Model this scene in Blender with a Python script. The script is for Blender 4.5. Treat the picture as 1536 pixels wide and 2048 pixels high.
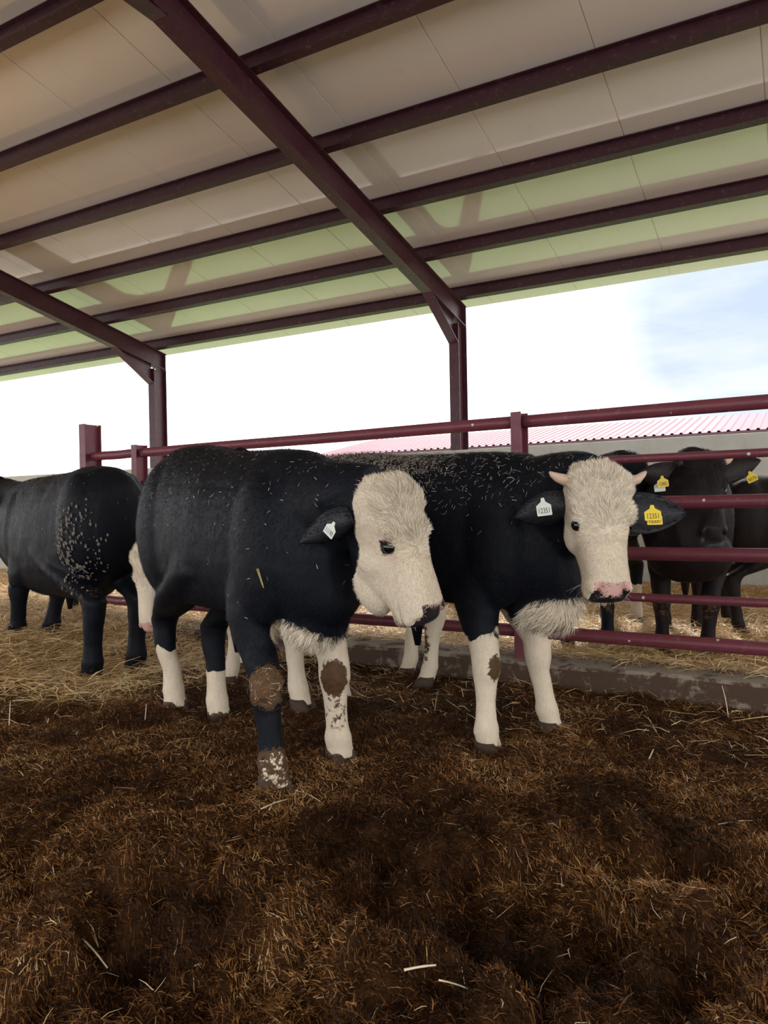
import bpy, math
import numpy as np
from mathutils import Matrix, Vector

scene = bpy.context.scene
for o in list(bpy.data.objects):
    bpy.data.objects.remove(o)
COL = scene.collection
rng = np.random.default_rng(7)

# ---------------------------------------------------------------- camera
# world: X along the shed (to the right), Y away from the photographer, Z up
RR = np.array([0.87237541, 0.48848945, -0.01841805])
UU = np.array([0.01379531, 0.01306076, 0.99981954])
FF = np.array([-0.48864185, 0.87247206, -0.00465502])
CAMP = np.array([0.0, 0.0, 1.05])
cam_data = bpy.data.cameras.new('camera')
cam_data.sensor_fit = 'VERTICAL'
cam_data.sensor_height = 36.0
cam_data.lens = 36.0 * 1500.0 / 2048.0
cam_data.clip_start = 0.05
cam_data.clip_end = 400
cam = bpy.data.objects.new('camera', cam_data)
COL.objects.link(cam)
M = Matrix(((RR[0], UU[0], -FF[0], CAMP[0]), (RR[1], UU[1], -FF[1], CAMP[1]), (RR[2], UU[2], -FF[2], CAMP[2]), (0, 0, 0, 1)))
cam.matrix_world = M
scene.camera = cam

# ---------------------------------------------------------------- sky, sun, exposure
scene.view_settings.view_transform = 'Standard'
scene.view_settings.look = 'None'
scene.view_settings.exposure = 0.05
scene.view_settings.gamma = 1.0
scene.view_settings.use_curve_mapping = False
SKY_STRENGTH = 3.0
world = bpy.data.worlds.new('overcast_sky')
scene.world = world
world.use_nodes = True
wn, wl = world.node_tree.nodes, world.node_tree.links
wn.clear()
tc = wn.new('ShaderNodeTexCoord')
mp = wn.new('ShaderNodeMapping'); mp.inputs['Scale'].default_value = (1.0, 1.0, 4.5)
nz = wn.new('ShaderNodeTexNoise'); nz.inputs['Scale'].default_value = 2.6; nz.inputs['Detail'].default_value = 8; nz.inputs['Roughness'].default_value = .58
rmp = wn.new('ShaderNodeValToRGB')
rmp.color_ramp.elements[0].position = .38; rmp.color_ramp.elements[0].color = (.225, .265, .32, 1)
rmp.color_ramp.elements[1].position = .72; rmp.color_ramp.elements[1].color = (.37, .38, .39, 1)
dot = wn.new('ShaderNodeVectorMath'); dot.operation = 'DOT_PRODUCT'; dot.inputs[1].default_value = (-.02, 0.975, 0.22)   # cloud bank lies to this side
mr = wn.new('ShaderNodeMapRange'); mr.inputs[1].default_value = .935; mr.inputs[2].default_value = .990; mr.inputs[3].default_value = 1.0; mr.inputs[4].default_value = 0.0
mx = wn.new('ShaderNodeMix'); mx.data_type = 'RGBA'; mx.inputs['B'].default_value = (.95, .975, 1, 1)
bg = wn.new('ShaderNodeBackground'); bg.inputs['Strength'].default_value = SKY_STRENGTH
wo = wn.new('ShaderNodeOutputWorld')
wl.new(tc.outputs['Generated'], mp.inputs['Vector']); wl.new(mp.outputs[0], nz.inputs['Vector']); wl.new(nz.outputs[0], rmp.inputs[0])
wl.new(tc.outputs['Generated'], dot.inputs[0]); wl.new(dot.outputs['Value'], mr.inputs[0])
wl.new(mr.outputs[0], mx.inputs['Factor']); wl.new(rmp.outputs[0], mx.inputs['A']); wl.new(mx.outputs['Result'], bg.inputs['Color']); wl.new(bg.outputs[0], wo.inputs[0])

sun_data = bpy.data.lights.new('sun', 'SUN'); sun_data.energy = 3.8; sun_data.angle = math.radians(4); sun_data.color = (1, .95, .86)
sun = bpy.data.objects.new('sun', sun_data); COL.objects.link(sun)
sun.rotation_euler = Vector((0.45, -1.10, -1.0)).to_track_quat('-Z', 'Y').to_euler()   # veiled sun over the far left

# ---------------------------------------------------------------- helpers
def pix_ray(x, y):
    return FF + RR * (x - 768) / 1500. - UU * (y - 1024) / 1500.
def at_depth(x, y, d):
    return CAMP + pix_ray(x, y) * d
def camvec(r, u, t):
    v = r * RR + u * UU - t * FF
    return v / np.linalg.norm(v)
def unit(v):
    v = np.asarray(v, float)
    return v / np.maximum(np.linalg.norm(v, axis=-1, keepdims=True), 1e-9)

def hash3(i, j, k):
    n = (i.astype(np.int64) * 374761393 + j.astype(np.int64) * 668265263 + k.astype(np.int64) * 2147483647 % 4294967291) & 0xffffffff
    n = ((n ^ (n >> 13)) * 1274126177) & 0xffffffff
    n = ((n ^ (n >> 16)) * 2246822519) & 0xffffffff
    return ((n ^ (n >> 15)) & 0xffffff) / float(0xffffff)
def vnoise(p):
    p = np.asarray(p, float); f = np.floor(p).astype(np.int64); t = p - f; t = t * t * (3 - 2 * t)
    out = 0
    for dx in (0, 1):
        for dy in (0, 1):
            for dz in (0, 1):
                w = (t[:, 0] if dx else 1 - t[:, 0]) * (t[:, 1] if dy else 1 - t[:, 1]) * (t[:, 2] if dz else 1 - t[:, 2])
                out = out + w * hash3(f[:, 0] + dx, f[:, 1] + dy, f[:, 2] + dz)
    return out
def fbm(p, oct=4):
    a, s, tot = 0, 1.0, 0
    p = np.asarray(p, float)
    for i in range(oct):
        a = a + s * vnoise(p * 2 ** i + 17.3 * i); tot += s; s *= .5
    return a / tot
def worley(p):
    f = np.floor(p[:, :2]).astype(np.int64); best = np.full(len(p), 9.0)
    for dx in (-1, 0, 1):
        for dy in (-1, 0, 1):
            i, j = f[:, 0] + dx, f[:, 1] + dy
            cx = i + hash3(i, j, i * 0 + 3); cy = j + hash3(i, j, i * 0 + 8)
            best = np.minimum(best, np.hypot(p[:, 0] - cx, p[:, 1] - cy))
    return best
def smooth01(x, a, b):
    t = np.clip((x - a) / (b - a), 0, 1)
    return t * t * (3 - 2 * t)

class Acc:
    """Collects vertices and faces of one mesh."""
    def __init__(s): s.v, s.f, s.n = [], [], 0
    def add(s, v, f):
        s.v.append(np.asarray(v, float)); s.f += [tuple(int(i) + s.n for i in q) for q in f]; s.n += len(v)
    def box(s, lo, hi, R=None, o=(0, 0, 0)):
        lo, hi = np.asarray(lo, float), np.asarray(hi, float)
        v = np.array([[(hi if i & 1 else lo)[0], (hi if i & 2 else lo)[1], (hi if i & 4 else lo)[2]] for i in range(8)])
        if R is not None: v = v @ np.asarray(R).T
        s.add(v + np.asarray(o), [(0, 2, 3, 1), (4, 5, 7, 6), (0, 1, 5, 4), (2, 6, 7, 3), (0, 4, 6, 2), (1, 3, 7, 5)])
    def loft(s, rings, cap=True, closed=True):
        rings = np.asarray(rings, float); R, N, _ = rings.shape
        v = rings.reshape(-1, 3); f = []
        for r in range(R - 1):
            for k in range(N if closed else N - 1):
                k2 = (k + 1) % N
                f.append((r * N + k, r * N + k2, (r + 1) * N + k2, (r + 1) * N + k))
        if cap:
            v = np.vstack([v, rings[0].mean(0), rings[-1].mean(0)]); a, b = R * N, R * N + 1
            for k in range(N):
                k2 = (k + 1) % N
                f.append((a, k2, k)); f.append((b, (R - 1) * N + k, (R - 1) * N + k2))
        s.add(v, f)
    def ell(s, c, r, R=None, n=14):
        th = np.linspace(0, math.pi, n + 1)[1:-1]; ph = np.linspace(0, 2 * math.pi, 2 * n, endpoint=False)
        rings = np.array([[[math.sin(t) * math.cos(p), math.sin(t) * math.sin(p), math.cos(t)] for p in ph] for t in th]) * np.asarray(r)
        if R is not None: rings = rings @ np.asarray(R).T
        s.loft(rings + np.asarray(c))
    def tube(s, pts, rad, n=14):
        s.loft(tube_rings(pts, rad, n))
    def mesh(s, name):
        m = bpy.data.meshes.new(name)
        m.from_pydata(np.vstack(s.v).tolist(), [], s.f); m.update()
        return m
    def obj(s, name, mat, parent=None, smooth=False, bevel=0):
        return link(name, s.mesh(name), mat, parent, smooth, bevel)

def tube_rings(pts, rad, n=14, ref=(0.13, 0.2, 1)):
    pts = np.asarray(pts, float); rad = np.broadcast_to(np.asarray(rad, float).T, (2, len(pts))).T if np.ndim(rad) != 1 else np.stack([rad, rad], 1)
    tan = np.gradient(pts, axis=0); tan = unit(tan)
    rings = []
    a = np.linspace(0, 2 * math.pi, n, endpoint=False)
    for p, t, r in zip(pts, tan, rad):
        e1 = unit(np.cross(np.asarray(ref, float), t)); e2 = np.cross(t, e1)
        rings.append(p + np.outer(np.cos(a), e1) * r[0] + np.outer(np.sin(a), e2) * r[1])
    return np.array(rings)

def link(name, m, mat, parent=None, smooth=False, bevel=0):
    o = bpy.data.objects.new(name, m); COL.objects.link(o)
    for mm in (mat if isinstance(mat, (list, tuple)) else [mat]): m.materials.append(mm)
    if parent is not None: o.parent = parent
    if smooth: m.polygons.foreach_set('use_smooth', [True] * len(m.polygons))
    if bevel:
        b = o.modifiers.new('bevel', 'BEVEL'); b.width = bevel; b.segments = 2; b.limit_method = 'ANGLE'
    return o
def thing(name, label, cat, loc=(0, 0, 0), rz=0, group=None):
    o = bpy.data.objects.new(name, None); COL.objects.link(o); o.location = loc; o.rotation_euler = (0, 0, rz)
    o.empty_display_size = .1
    return tag(o, label, cat, group)
def tag(o, label, cat, group=None):
    o['label'] = label; o['category'] = cat
    if group: o['group'] = group
    return o
def structure(o): o['kind'] = 'structure'; return o
def stuff(o, label=None, cat=None):
    o['kind'] = 'stuff'
    if label: o['label'] = label; o['category'] = cat
    return o
def fattr(m, name, arr):
    a = m.attributes.new(name, 'FLOAT', 'POINT'); a.data.foreach_set('value', np.asarray(arr, np.float32))

def bulk_mesh(name, V, Q):
    """fast mesh from an (n,3) vertex array and an (m,4) or (m,3) face array"""
    m = bpy.data.meshes.new(name); k = Q.shape[1]
    m.vertices.add(len(V)); m.vertices.foreach_set('co', V.astype(np.float32).ravel())
    m.loops.add(Q.size); m.loops.foreach_set('vertex_index', Q.astype(np.int32).ravel())
    m.polygons.add(len(Q)); m.polygons.foreach_set('loop_start', np.arange(0, Q.size, k, dtype=np.int32))
    m.update(calc_edges=True)
    return m
def ribbons(name, P0, P1, P2, W, side, rnd, taper=.25):
    """thin bent blades: three stations each, two quads"""
    n = len(P0); s = side * W[:, None] * .5
    V = np.stack([P0 - s, P0 + s, P1 - s * .9, P1 + s * .9, P2 - s * taper, P2 + s * taper], 1).reshape(-1, 3)
    b = np.arange(n)[:, None] * 6
    Q = np.concatenate([b + np.array([0, 1, 3, 2]), b + np.array([2, 3, 5, 4])])
    m = bulk_mesh(name, V, Q); fattr(m, 'rnd', np.repeat(rnd, 6))
    return m

# ---------------------------------------------------------------- materials
class NT:
    def __init__(s, name):
        s.mat = bpy.data.materials.new(name); s.mat.use_nodes = True
        s.n, s.l = s.mat.node_tree.nodes, s.mat.node_tree.links
        s.b = s.n['Principled BSDF']
    def sock(s, v, inp):
        if isinstance(v, bpy.types.NodeSocket): s.l.new(v, inp)
        elif v is not None: inp.default_value = (*v, 1) if hasattr(v, '__len__') and len(v) == 3 and inp.type == 'RGBA' else v
    def obj(s):
        return s.n.new('ShaderNodeTexCoord').outputs['Object']
    def attr(s, name):
        a = s.n.new('ShaderNodeAttribute'); a.attribute_name = name; return a.outputs['Fac']
    def scale(s, v, sc):
        m = s.n.new('ShaderNodeMapping'); m.inputs['Scale'].default_value = sc; s.l.new(v, m.inputs['Vector']); return m.outputs[0]
    def noise(s, sc, det=4, rough=.55, vec=None, dist=0):
        t = s.n.new('ShaderNodeTexNoise'); t.inputs['Scale'].default_value = sc; t.inputs['Detail'].default_value = det; t.inputs['Roughness'].default_value = rough; t.inputs['Distortion'].default_value = dist
        s.l.new(vec if vec is not None else s.obj(), t.inputs['Vector']); return t.outputs[0]
    def voro(s, sc, vec=None):
        t = s.n.new('ShaderNodeTexVoronoi'); t.inputs['Scale'].default_value = sc
        s.l.new(vec if vec is not None else s.obj(), t.inputs['Vector']); return t.outputs[0]
    def ramp(s, f, stops):
        r = s.n.new('ShaderNodeValToRGB'); s.l.new(f, r.inputs[0]); e = r.color_ramp.elements
        while len(e) < len(stops): e.new(.5)
        for q, (p, c) in zip(e, stops): q.position = p; q.color = (*c, 1) if hasattr(c, '__len__') else (c, c, c, 1)
        return r.outputs[0]
    def mix(s, f, a, b):
        m = s.n.new('ShaderNodeMix'); m.data_type = 'RGBA'; s.sock(f, m.inputs['Factor']); s.sock(a, m.inputs['A']); s.sock(b, m.inputs['B']); return m.outputs['Result']
    def math(s, op, a, b=None, c=None):
        m = s.n.new('ShaderNodeMath'); m.operation = op
        for i, v in enumerate((a, b, c)): s.sock(v, m.inputs[i])
        return m.outputs[0]
    def step(s, v, lo, hi):
        m = s.n.new('ShaderNodeMapRange'); m.interpolation_type = 'SMOOTHSTEP'; s.sock(v, m.inputs[0]); m.inputs[1].default_value = lo; m.inputs[2].default_value = hi; return m.outputs[0]
    def bump(s, h, strength=.3, dist=.01):
        b = s.n.new('ShaderNodeBump'); b.inputs['Strength'].default_value = strength; b.inputs['Distance'].default_value = dist; s.l.new(h, b.inputs['Height']); s.l.new(b.outputs[0], s.b.inputs['Normal'])
    def set(s, base=None, rough=None, **kw):
        s.sock(base, s.b.inputs['Base Color']); s.sock(rough, s.b.inputs['Roughness'])
        for k, v in kw.items(): s.sock(v, s.b.inputs[k.replace('_', ' ')])
        return s.mat

def simple(name, col, rough=.6, var=.25, sc=30, **kw):
    t = NT(name); c = t.mix(t.noise(sc), tuple(x * (1 - var) for x in col), tuple(min(1, x * (1 + var)) for x in col))
    return t.set(c, rough, **kw)

def mat_paint(name, col, spatter=0.0, rough=.42):
    t = NT(name); o = t.obj()
    c = t.mix(t.noise(6, 5, vec=o), tuple(x * .75 for x in col), tuple(x * 1.2 for x in col))
    c = t.mix(t.math('MULTIPLY', t.step(t.noise(24, 6, .7, vec=o), .55, .75), .35), c, (.30, .20, .17))
    if spatter:
        v = t.voro(9, t.scale(o, (1, 1, 1)))
        c = t.mix(t.math('MULTIPLY', t.step(v, .10, .06), spatter), c, (.7, .66, .6))
    return t.set(c, t.math('MULTIPLY_ADD', t.noise(14, 3, vec=o), .3, rough - .15), Specular_IOR_Level=.4)
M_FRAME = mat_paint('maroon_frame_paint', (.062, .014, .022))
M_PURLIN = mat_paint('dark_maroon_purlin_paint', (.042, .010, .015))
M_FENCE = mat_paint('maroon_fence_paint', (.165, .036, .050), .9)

def mat_ceiling():
    t = NT('cream_roof_panel'); o = t.obj()
    c = t.mix(t.noise(1.1, 5, vec=o), (.64, .545, .455), (.72, .63, .54))
    c = t.mix(t.math('MULTIPLY', t.step(t.noise(9, 6, .7, vec=t.scale(o, (1, .3, .3))), .56, .8), .25), c, (.42, .36, .28))
    t.bump(t.noise(5, 3, vec=t.scale(o, (6, .6, 1))), .05, .01)
    return t.set(c, t.math('MULTIPLY_ADD', t.noise(7, 4, vec=o),   .07, .035), Specular_IOR_Level=1.0, Coat_Weight=.8, Coat_Roughness=.06)
M_CEIL = mat_ceiling()

def mat_concrete(name, col, stain, dirt=None):
    t = NT(name); o = t.obj()
    c = t.mix(t.noise(3, 8, .65, vec=o), tuple(x * .7 for x in col), tuple(x * 1.15 for x in col))
    c = t.mix(t.math('MULTIPLY', t.step(t.noise(7, 6, .7, vec=t.scale(o, (1, 1, .25))), .5, .72), .5), c, stain)
    if dirt is not None:
        ge = t.n.new('ShaderNodeNewGeometry'); sx = t.n.new('ShaderNodeSeparateXYZ'); t.l.new(ge.outputs['Normal'], sx.inputs[0])
        c = t.mix(t.step(t.math('ADD', t.noise(9, 6, .7, vec=o), t.math('MULTIPLY', sx.outputs['Z'], .14)), .50, .66), dirt, c)
    t.bump(t.noise(60, 5, vec=o), .3, .01)
    return t.set(c, .85)
M_WALL = mat_concrete('grey_concrete', (.60, .59, .53), (.40, .40, .35))
M_CURB = mat_concrete('soiled_concrete_curb', (.30, .24, .18), (.13, .08, .05), (.075, .042, .024))

def mat_ground():
    t = NT('trampled_manure'); o = t.obj()
    f = t.noise(9, 8, .7, vec=o)
    c = t.ramp(f, [(.25, (.012, .005, .002)), (.5, (.040, .016, .005)), (.75, (.10, .042, .014))])
    s = t.noise(90, 4, .7, vec=o)
    c = t.mix(t.step(s, .55, .75), c, (.17, .085, .035))
    c = t.mix(t.attr('straw'), c, t.mix(t.noise(40, 4, vec=o), (.24, .135, .05), (.62, .40, .175)))
    t.bump(t.noise(140, 6, .7, vec=o), .8, .006)
    return t.set(c, .9, Specular_IOR_Level=.12)
M_GROUND = mat_ground()
def mat_fibre(name, stops, rough=.5, spec=.5, trans=0):
    t = NT(name); c = t.ramp(t.attr('rnd'), stops)
    return t.set(c, rough, Specular_IOR_Level=spec)
M_FIBRE = mat_fibre('shredded_bedding_fibre', [(0, (.014, .0055, .002)), (.28, (.056, .021, .006)), (.50, (.155, .060, .016)), (.72, (.34, .155, .045)), (.88, (.50, .29, .115)), (.96, (.66, .48, .27)), (1, (.82, .70, .52))], .6, .15)
M_STRAW = mat_fibre('golden_straw', [(0, (.24, .125, .04)), (.25, (.52, .32, .12)), (.55, (.76, .53, .25)), (.82, (.88, .69, .40)), (1, (.92, .83, .62))], .45, .45)
M_STRAWBASE = simple('straw_bed', (.46, .28, .115), .9, .5, 20)
M_FLECK = mat_fibre('pale_straw_fleck', [(0, (.30, .26, .2)), (.6, (.55, .48, .38)), (1, (.8, .76, .68))], .6)

def mat_coat(name, dark, white=(.80, .665, .50), mud=(.085, .044, .019)):
    t = NT(name); o = t.obj()
    hair = t.noise(70, 3, .6, vec=t.scale(o, (1, 1, .25)))
    n1 = t.noise(26, 4, .65, vec=o)
    w = t.math('MULTIPLY_ADD', t.math('SUBTRACT', n1, .5), .55, t.attr('white'))
    blk = t.mix(hair, tuple(x * .6 for x in dark), tuple(x * 1.5 for x in dark))
    wht = t.mix(t.noise(9, 4, vec=o), tuple(x * .82 for x in white), tuple(min(1, x * 1.1) for x in white))
    wht = t.mix(t.math('MULTIPLY', hair, .35), wht, tuple(x * .62 for x in white))
    c = t.mix(t.step(w, .42, .56), blk, wht)
    c = t.mix(t.math('MULTIPLY', t.attr('pink'), .8), c, (.62, .30, .24))
    c = t.mix(t.attr('darkskin'), c, (.012, .010, .011))
    sp = t.math('SUBTRACT', t.noise(70, 3, .6, vec=o, dist=1.5), t.attr('speck'))
    nose = t.mix(t.step(sp, -.02, .06), (.022, .018, .020), (.60, .34, .29))
    c = t.mix(t.step(t.attr('nose'), .35, .6), c, nose)
    m = t.math('MULTIPLY_ADD', t.math('SUBTRACT', t.noise(38, 6, .7, vec=o), .5), 1.7, t.attr('mud'))
    mudc = t.mix(t.noise(60, 4, vec=o), tuple(x * .35 for x in mud), tuple(x * 1.8 for x in mud))
    c = t.mix(t.step(m, .45, .58), c, mudc)
    t.bump(t.math('ADD', hair, t.math('MULTIPLY', n1, .5)), .35, .008)
    rough = t.math('SUBTRACT', .58, t.math('MULTIPLY', t.attr('nose'), .28))
    return t.set(c, rough, Specular_IOR_Level=.18)
def mat_hair(name, dark, white=(.87, .735, .565), mud=(.11, .06, .028)):
    t = NT(name); r = t.attr('rnd')
    c = t.mix(t.step(t.attr('white'), .42, .56), t.mix(r, tuple(x * .6 for x in dark), tuple(x * 1.7 for x in dark)), t.mix(r, tuple(x * .50 for x in white), tuple(min(1, x * 1.16) for x in white)))
    c = t.mix(t.math('MULTIPLY', t.attr('pink'), .75), c, (.66, .36, .29))
    c = t.mix(t.step(t.attr('mud'), .45, .58), c, mud)
    return t.set(c, .6, Specular_IOR_Level=.18)
BLACK = (.0036, .0045, .0082)
BROWN = (.0115, .0065, .0060)
M_COAT = mat_coat('black_and_white_coat', BLACK); M_HAIR = mat_hair('black_and_white_hair', BLACK)
M_COATB = mat_coat('dark_brown_coat', BROWN); M_HAIRB = mat_hair('dark_brown_hair', BROWN)
M_EYE = NT('eye').set((.006, .005, .005), .06)
M_HOOF = simple('muddy_hoof', (.055, .030, .016), .75, .6, 40)
M_HORN = simple('pale_horn', (.62, .43, .31), .45, .15, 25)
M_EAR = simple('black_ear_skin', (.016, .016, .020), .6, .5, 30)
M_EARB = simple('brown_ear_skin', (.022, .014, .013), .6, .5, 30)
M_TAGY = simple('yellow_tag_plastic', (.80, .56, .02), .4, .08, 20)
M_TAGW = simple('white_tag_plastic', (.66, .68, .60), .4, .08, 20)
M_INK = simple('black_tag_print', (.01, .01, .01), .5, .1)
M_MUD = simple('caked_mud', (.10, .053, .022), .85, .6, 45)
M_FLAKE = simple('dried_mud_flake', (.17, .145, .12), .9, .4, 60)
M_WHISK = simple('whisker', (.45, .42, .38), .5, .1)

# ---------------------------------------------------------------- the shed: roof, frames, purlins
SL = math.tan(math.radians(11.89)); RY = np.array([1, 0, 0])
Z0, Y0 = 3.43, 8.0                       # top of the far eave beam
RIDGE_Y = 2.47
X_L, X_R = -19.2, 8.6
def roof_z(Y):
    return Z0 + (Y0 - Y) * SL if Y >= RIDGE_Y else Z0 + (Y0 - RIDGE_Y) * SL - (RIDGE_Y - Y) * SL
PUR = .14                                 # purlin height
# roof panels: ribbed sandwich panels, joint every metre along X; each slope is a sheet with shallow joints
def roof_sheet(name, ya, yb):
    a = Acc(); xs, k = [], 0
    x = X_L
    prof = []
    while x < X_R:
        prof += [(x, 0), (x + .5, 0), (x + .990, 0), (x + .993, .006), (x + .997, .006)]; x += 1.0
    prof = np.array(prof)
    t = unit(np.array([0, yb - ya, roof_z(yb) - roof_z(ya)])); up = np.array([0, -t[2], t[1]]); up = up * np.sign(up[2])
    rows = []
    for f in np.linspace(0, 1, 7):
        Y = ya + (yb - ya) * f; z = roof_z(Y) if Y <= 8.0 or ya < RIDGE_Y - .1 else Z0 + (Y0 - Y) * SL
        base = np.array([0, Y, z + PUR + .012])
        rows.append(np.array([[px, 0, 0] + base + up * dz for px, dz in prof]))
    bot = np.array(rows); top = bot + up * .05
    a.loft(bot, cap=False, closed=False); a.loft(top, cap=False, closed=False)
    a.loft(np.array([bot[0], top[0]]), cap=False, closed=False); a.loft(np.array([bot[-1], top[-1]]), cap=False, closed=False)
    return structure(a.obj(name, M_CEIL))
roof_sheet('ceiling_far_slope', RIDGE_Y, 8.50)
roof_sheet('ceiling_near_slope', RIDGE_Y, -3.6)

def ibeam(a, p0, p1, up, h, b, tf=.010, tw=.007):
    """an I section from p0 to p1 (its centre line), web along 'up'"""
    p0, p1 = np.asarray(p0, float), np.asarray(p1, float); t = unit(p1 - p0); up = unit(np.asarray(up, float) - t * np.dot(up, t)); s = np.cross(t, up)
    R = np.stack([t, s, up], 1); L = np.linalg.norm(p1 - p0)
    a.box((0, -b / 2, h / 2 - tf), (L, b / 2, h / 2), R, p0); a.box((0, -b / 2, -h / 2), (L, b / 2, -h / 2 + tf), R, p0)
    a.box((0, -tw / 2, -h / 2 + tf), (L, tw / 2, h / 2 - tf), R, p0)
def haunch(a, pts, b=.12, tw=.007, tf=.010):
    """triangular gusset: web plate in the YZ plane plus a flange along its sloping edge (first two points)"""
    P = np.asarray(pts, float)
    v = np.vstack([P + [tw / 2, 0, 0], P - [tw / 2, 0, 0]])
    a.add(v, [(0, 1, 2), (5, 4, 3), (0, 3, 4, 1), (1, 4, 5, 2), (2, 5, 3, 0)])
    t = unit(P[1] - P[0]); n = np.cross(t, [1, 0, 0]); R = np.stack([t, [1, 0, 0], n], 1)
    a.box((0, -b / 2, -tf / 2), (np.linalg.norm(P[1] - P[0]), b / 2, tf / 2), R, P[0])
FRAMES = [(-3.47, 'maroon steel roof frame in the middle, its column right of centre behind the bull', 1),
          (-8.27, 'maroon steel roof frame at left, its column behind the left pen post', 1)]
RH, RB = .24, .12
for fx, lab, cols in FRAMES:
    f = thing('portal_frame', lab, 'steel frame', (fx, 8.02, 1.70), 0, 'portal frames of the shed')
    o = np.array([fx, 8.02, 1.70])
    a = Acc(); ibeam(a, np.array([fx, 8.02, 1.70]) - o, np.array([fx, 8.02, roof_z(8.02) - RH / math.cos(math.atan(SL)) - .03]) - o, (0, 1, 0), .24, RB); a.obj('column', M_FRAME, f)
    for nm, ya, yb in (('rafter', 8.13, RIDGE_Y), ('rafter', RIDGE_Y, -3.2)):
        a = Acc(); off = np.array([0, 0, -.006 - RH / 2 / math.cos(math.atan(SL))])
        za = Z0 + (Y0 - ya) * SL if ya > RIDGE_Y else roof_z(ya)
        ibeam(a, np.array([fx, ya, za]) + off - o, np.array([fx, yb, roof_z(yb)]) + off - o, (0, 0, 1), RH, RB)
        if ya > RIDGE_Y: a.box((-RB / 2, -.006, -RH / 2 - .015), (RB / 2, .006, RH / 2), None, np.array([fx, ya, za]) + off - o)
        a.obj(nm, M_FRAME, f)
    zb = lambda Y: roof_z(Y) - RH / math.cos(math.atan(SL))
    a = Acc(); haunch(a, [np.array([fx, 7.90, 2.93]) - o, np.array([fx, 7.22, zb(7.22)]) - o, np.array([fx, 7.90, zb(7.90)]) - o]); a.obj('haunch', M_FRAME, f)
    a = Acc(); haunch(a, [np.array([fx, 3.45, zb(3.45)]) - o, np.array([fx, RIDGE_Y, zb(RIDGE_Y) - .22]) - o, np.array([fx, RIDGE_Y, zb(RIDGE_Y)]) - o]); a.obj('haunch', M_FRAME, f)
PLAB = ['lowest roof beam along the far eave above the sky', 'second roof beam up from the far eave', 'third roof beam up from the far eave', 'fourth roof beam up from the far eave', 'fifth roof beam up from the far eave', 'topmost roof beam in view, at the upper left corner']
for i, Y in enumerate([7.99, 7.08, 6.17, 5.235, 4.31, 3.40]):
    a = Acc(); z = roof_z(Y); ex = 0.0 if i else -.01
    up = np.array([0, SL, 1]);
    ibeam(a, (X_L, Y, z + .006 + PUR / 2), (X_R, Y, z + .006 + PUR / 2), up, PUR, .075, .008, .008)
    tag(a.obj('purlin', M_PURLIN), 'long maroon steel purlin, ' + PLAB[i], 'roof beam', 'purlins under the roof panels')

# ---------------------------------------------------------------- far wall and beyond
a = Acc(); a.box((X_L, 7.86, -.1), (X_R, 8.16, 1.70)); w_ = structure(a.obj('wall_back', M_WALL, bevel=.01))
a = Acc()
a.box((-90, 8.3, -.12), (60, 9.75, -.02)); structure(a.obj('floor_yard_apron', simple('pale_yard_concrete', (.48, .47, .43), .8, .15, 3)))
a = Acc(); a.box((-120, 9.75, -.14), (90, 120, -.04)); structure(a.obj('ground_grass', simple('meadow_grass', (.105, .185, .06), .9, .4, 2)))
# neighbouring red-roofed shed
nb = thing('farm_shed', 'long low farm building with pink-red corrugated roof beyond the wall', 'building', (-6, 27, 0))
o = np.array([-6, 27, 0.])
def corrugated(x0, x1, ya, za, yb, zb, pitch=.27):
    a = Acc(); prof = []; x = x0
    while x < x1:
        prof += [(x, 0), (x + pitch * .55, 0), (x + pitch * .68, .05), (x + pitch * .87, .05)]; x += pitch
    prof = np.array(prof)
    r0 = np.array([[x, ya, za + d] for x, d in prof]) - o; r1 = np.array([[x, yb, zb + d] for x, d in prof]) - o
    a.loft(np.array([r0, r1]), cap=False, closed=False); a.loft(np.array([r0 - [0, 0, .02], r1 - [0, 0, .02]]), cap=False, closed=False)
    return a
t = NT('pink_red_sheet_roof'); M_ROOF = t.set(t.mix(t.noise(.6, 4), (.24, .075, .10), (.31, .12, .145)), .35, Specular_IOR_Level=.6)
corrugated(-17.3, 22, 25, 3.20, 30, 4.20).obj('roof', M_ROOF, nb)
corrugated(-17.3, 22, 35, 3.20, 30, 4.20).obj('roof', M_ROOF, nb)
a = Acc(); a.box((-17.3, 24.98, 3.02), (22, 25.10, 3.19), o=-o); a.obj('fascia', M_FRAME, nb)
a = Acc(); a.box((-17.1, 25.3, 0), (21.8, 34.7, 3.1), o=-o); a.obj('wall', M_WALL, nb)

# ---------------------------------------------------------------- curb, ground, straw
FD = unit(np.array([1, -.0485, 0])); FN = np.array([.0485, 1, 0]); FN = FN / np.linalg.norm(FN)
FP = np.array([-1.1, 4.33, 0])
def fence_pt(X, z, off=0):
    p = FP + FD * ((X + 1.1) / FD[0]) + FN * off; return np.array([p[0], p[1], z])
def fence_off(x, y):
    return (x - FP[0]) * FN[0] + (y - FP[1]) * FN[1]
a = Acc(); R3 = np.stack([FD, FN, [0, 0, 1]], 1)
L0 = np.linspace(-4.35, 9.0, 120)
rings = []
for q in L0:
    j = .006 * (vnoise(np.array([[q * 5, 1.1, 0]]))[0] - .5) + .012 * (vnoise(np.array([[q * 2, 4.1, 0]]))[0] - .5)
    prof = np.array([(-.135 + j, -.25), (-.135 + j, .125 + j), (-.12 + j, .142 + j), (.17, .148), (.17, -.25)])
    rings.append([FP + FD * q + FN * p[0] + np.array([0, 0, p[1]]) for p in prof])
a.loft(rings); structure(a.obj('trim_1', M_CURB))
bpy.data.objects['trim_1'].name = 'curb_1'

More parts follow.
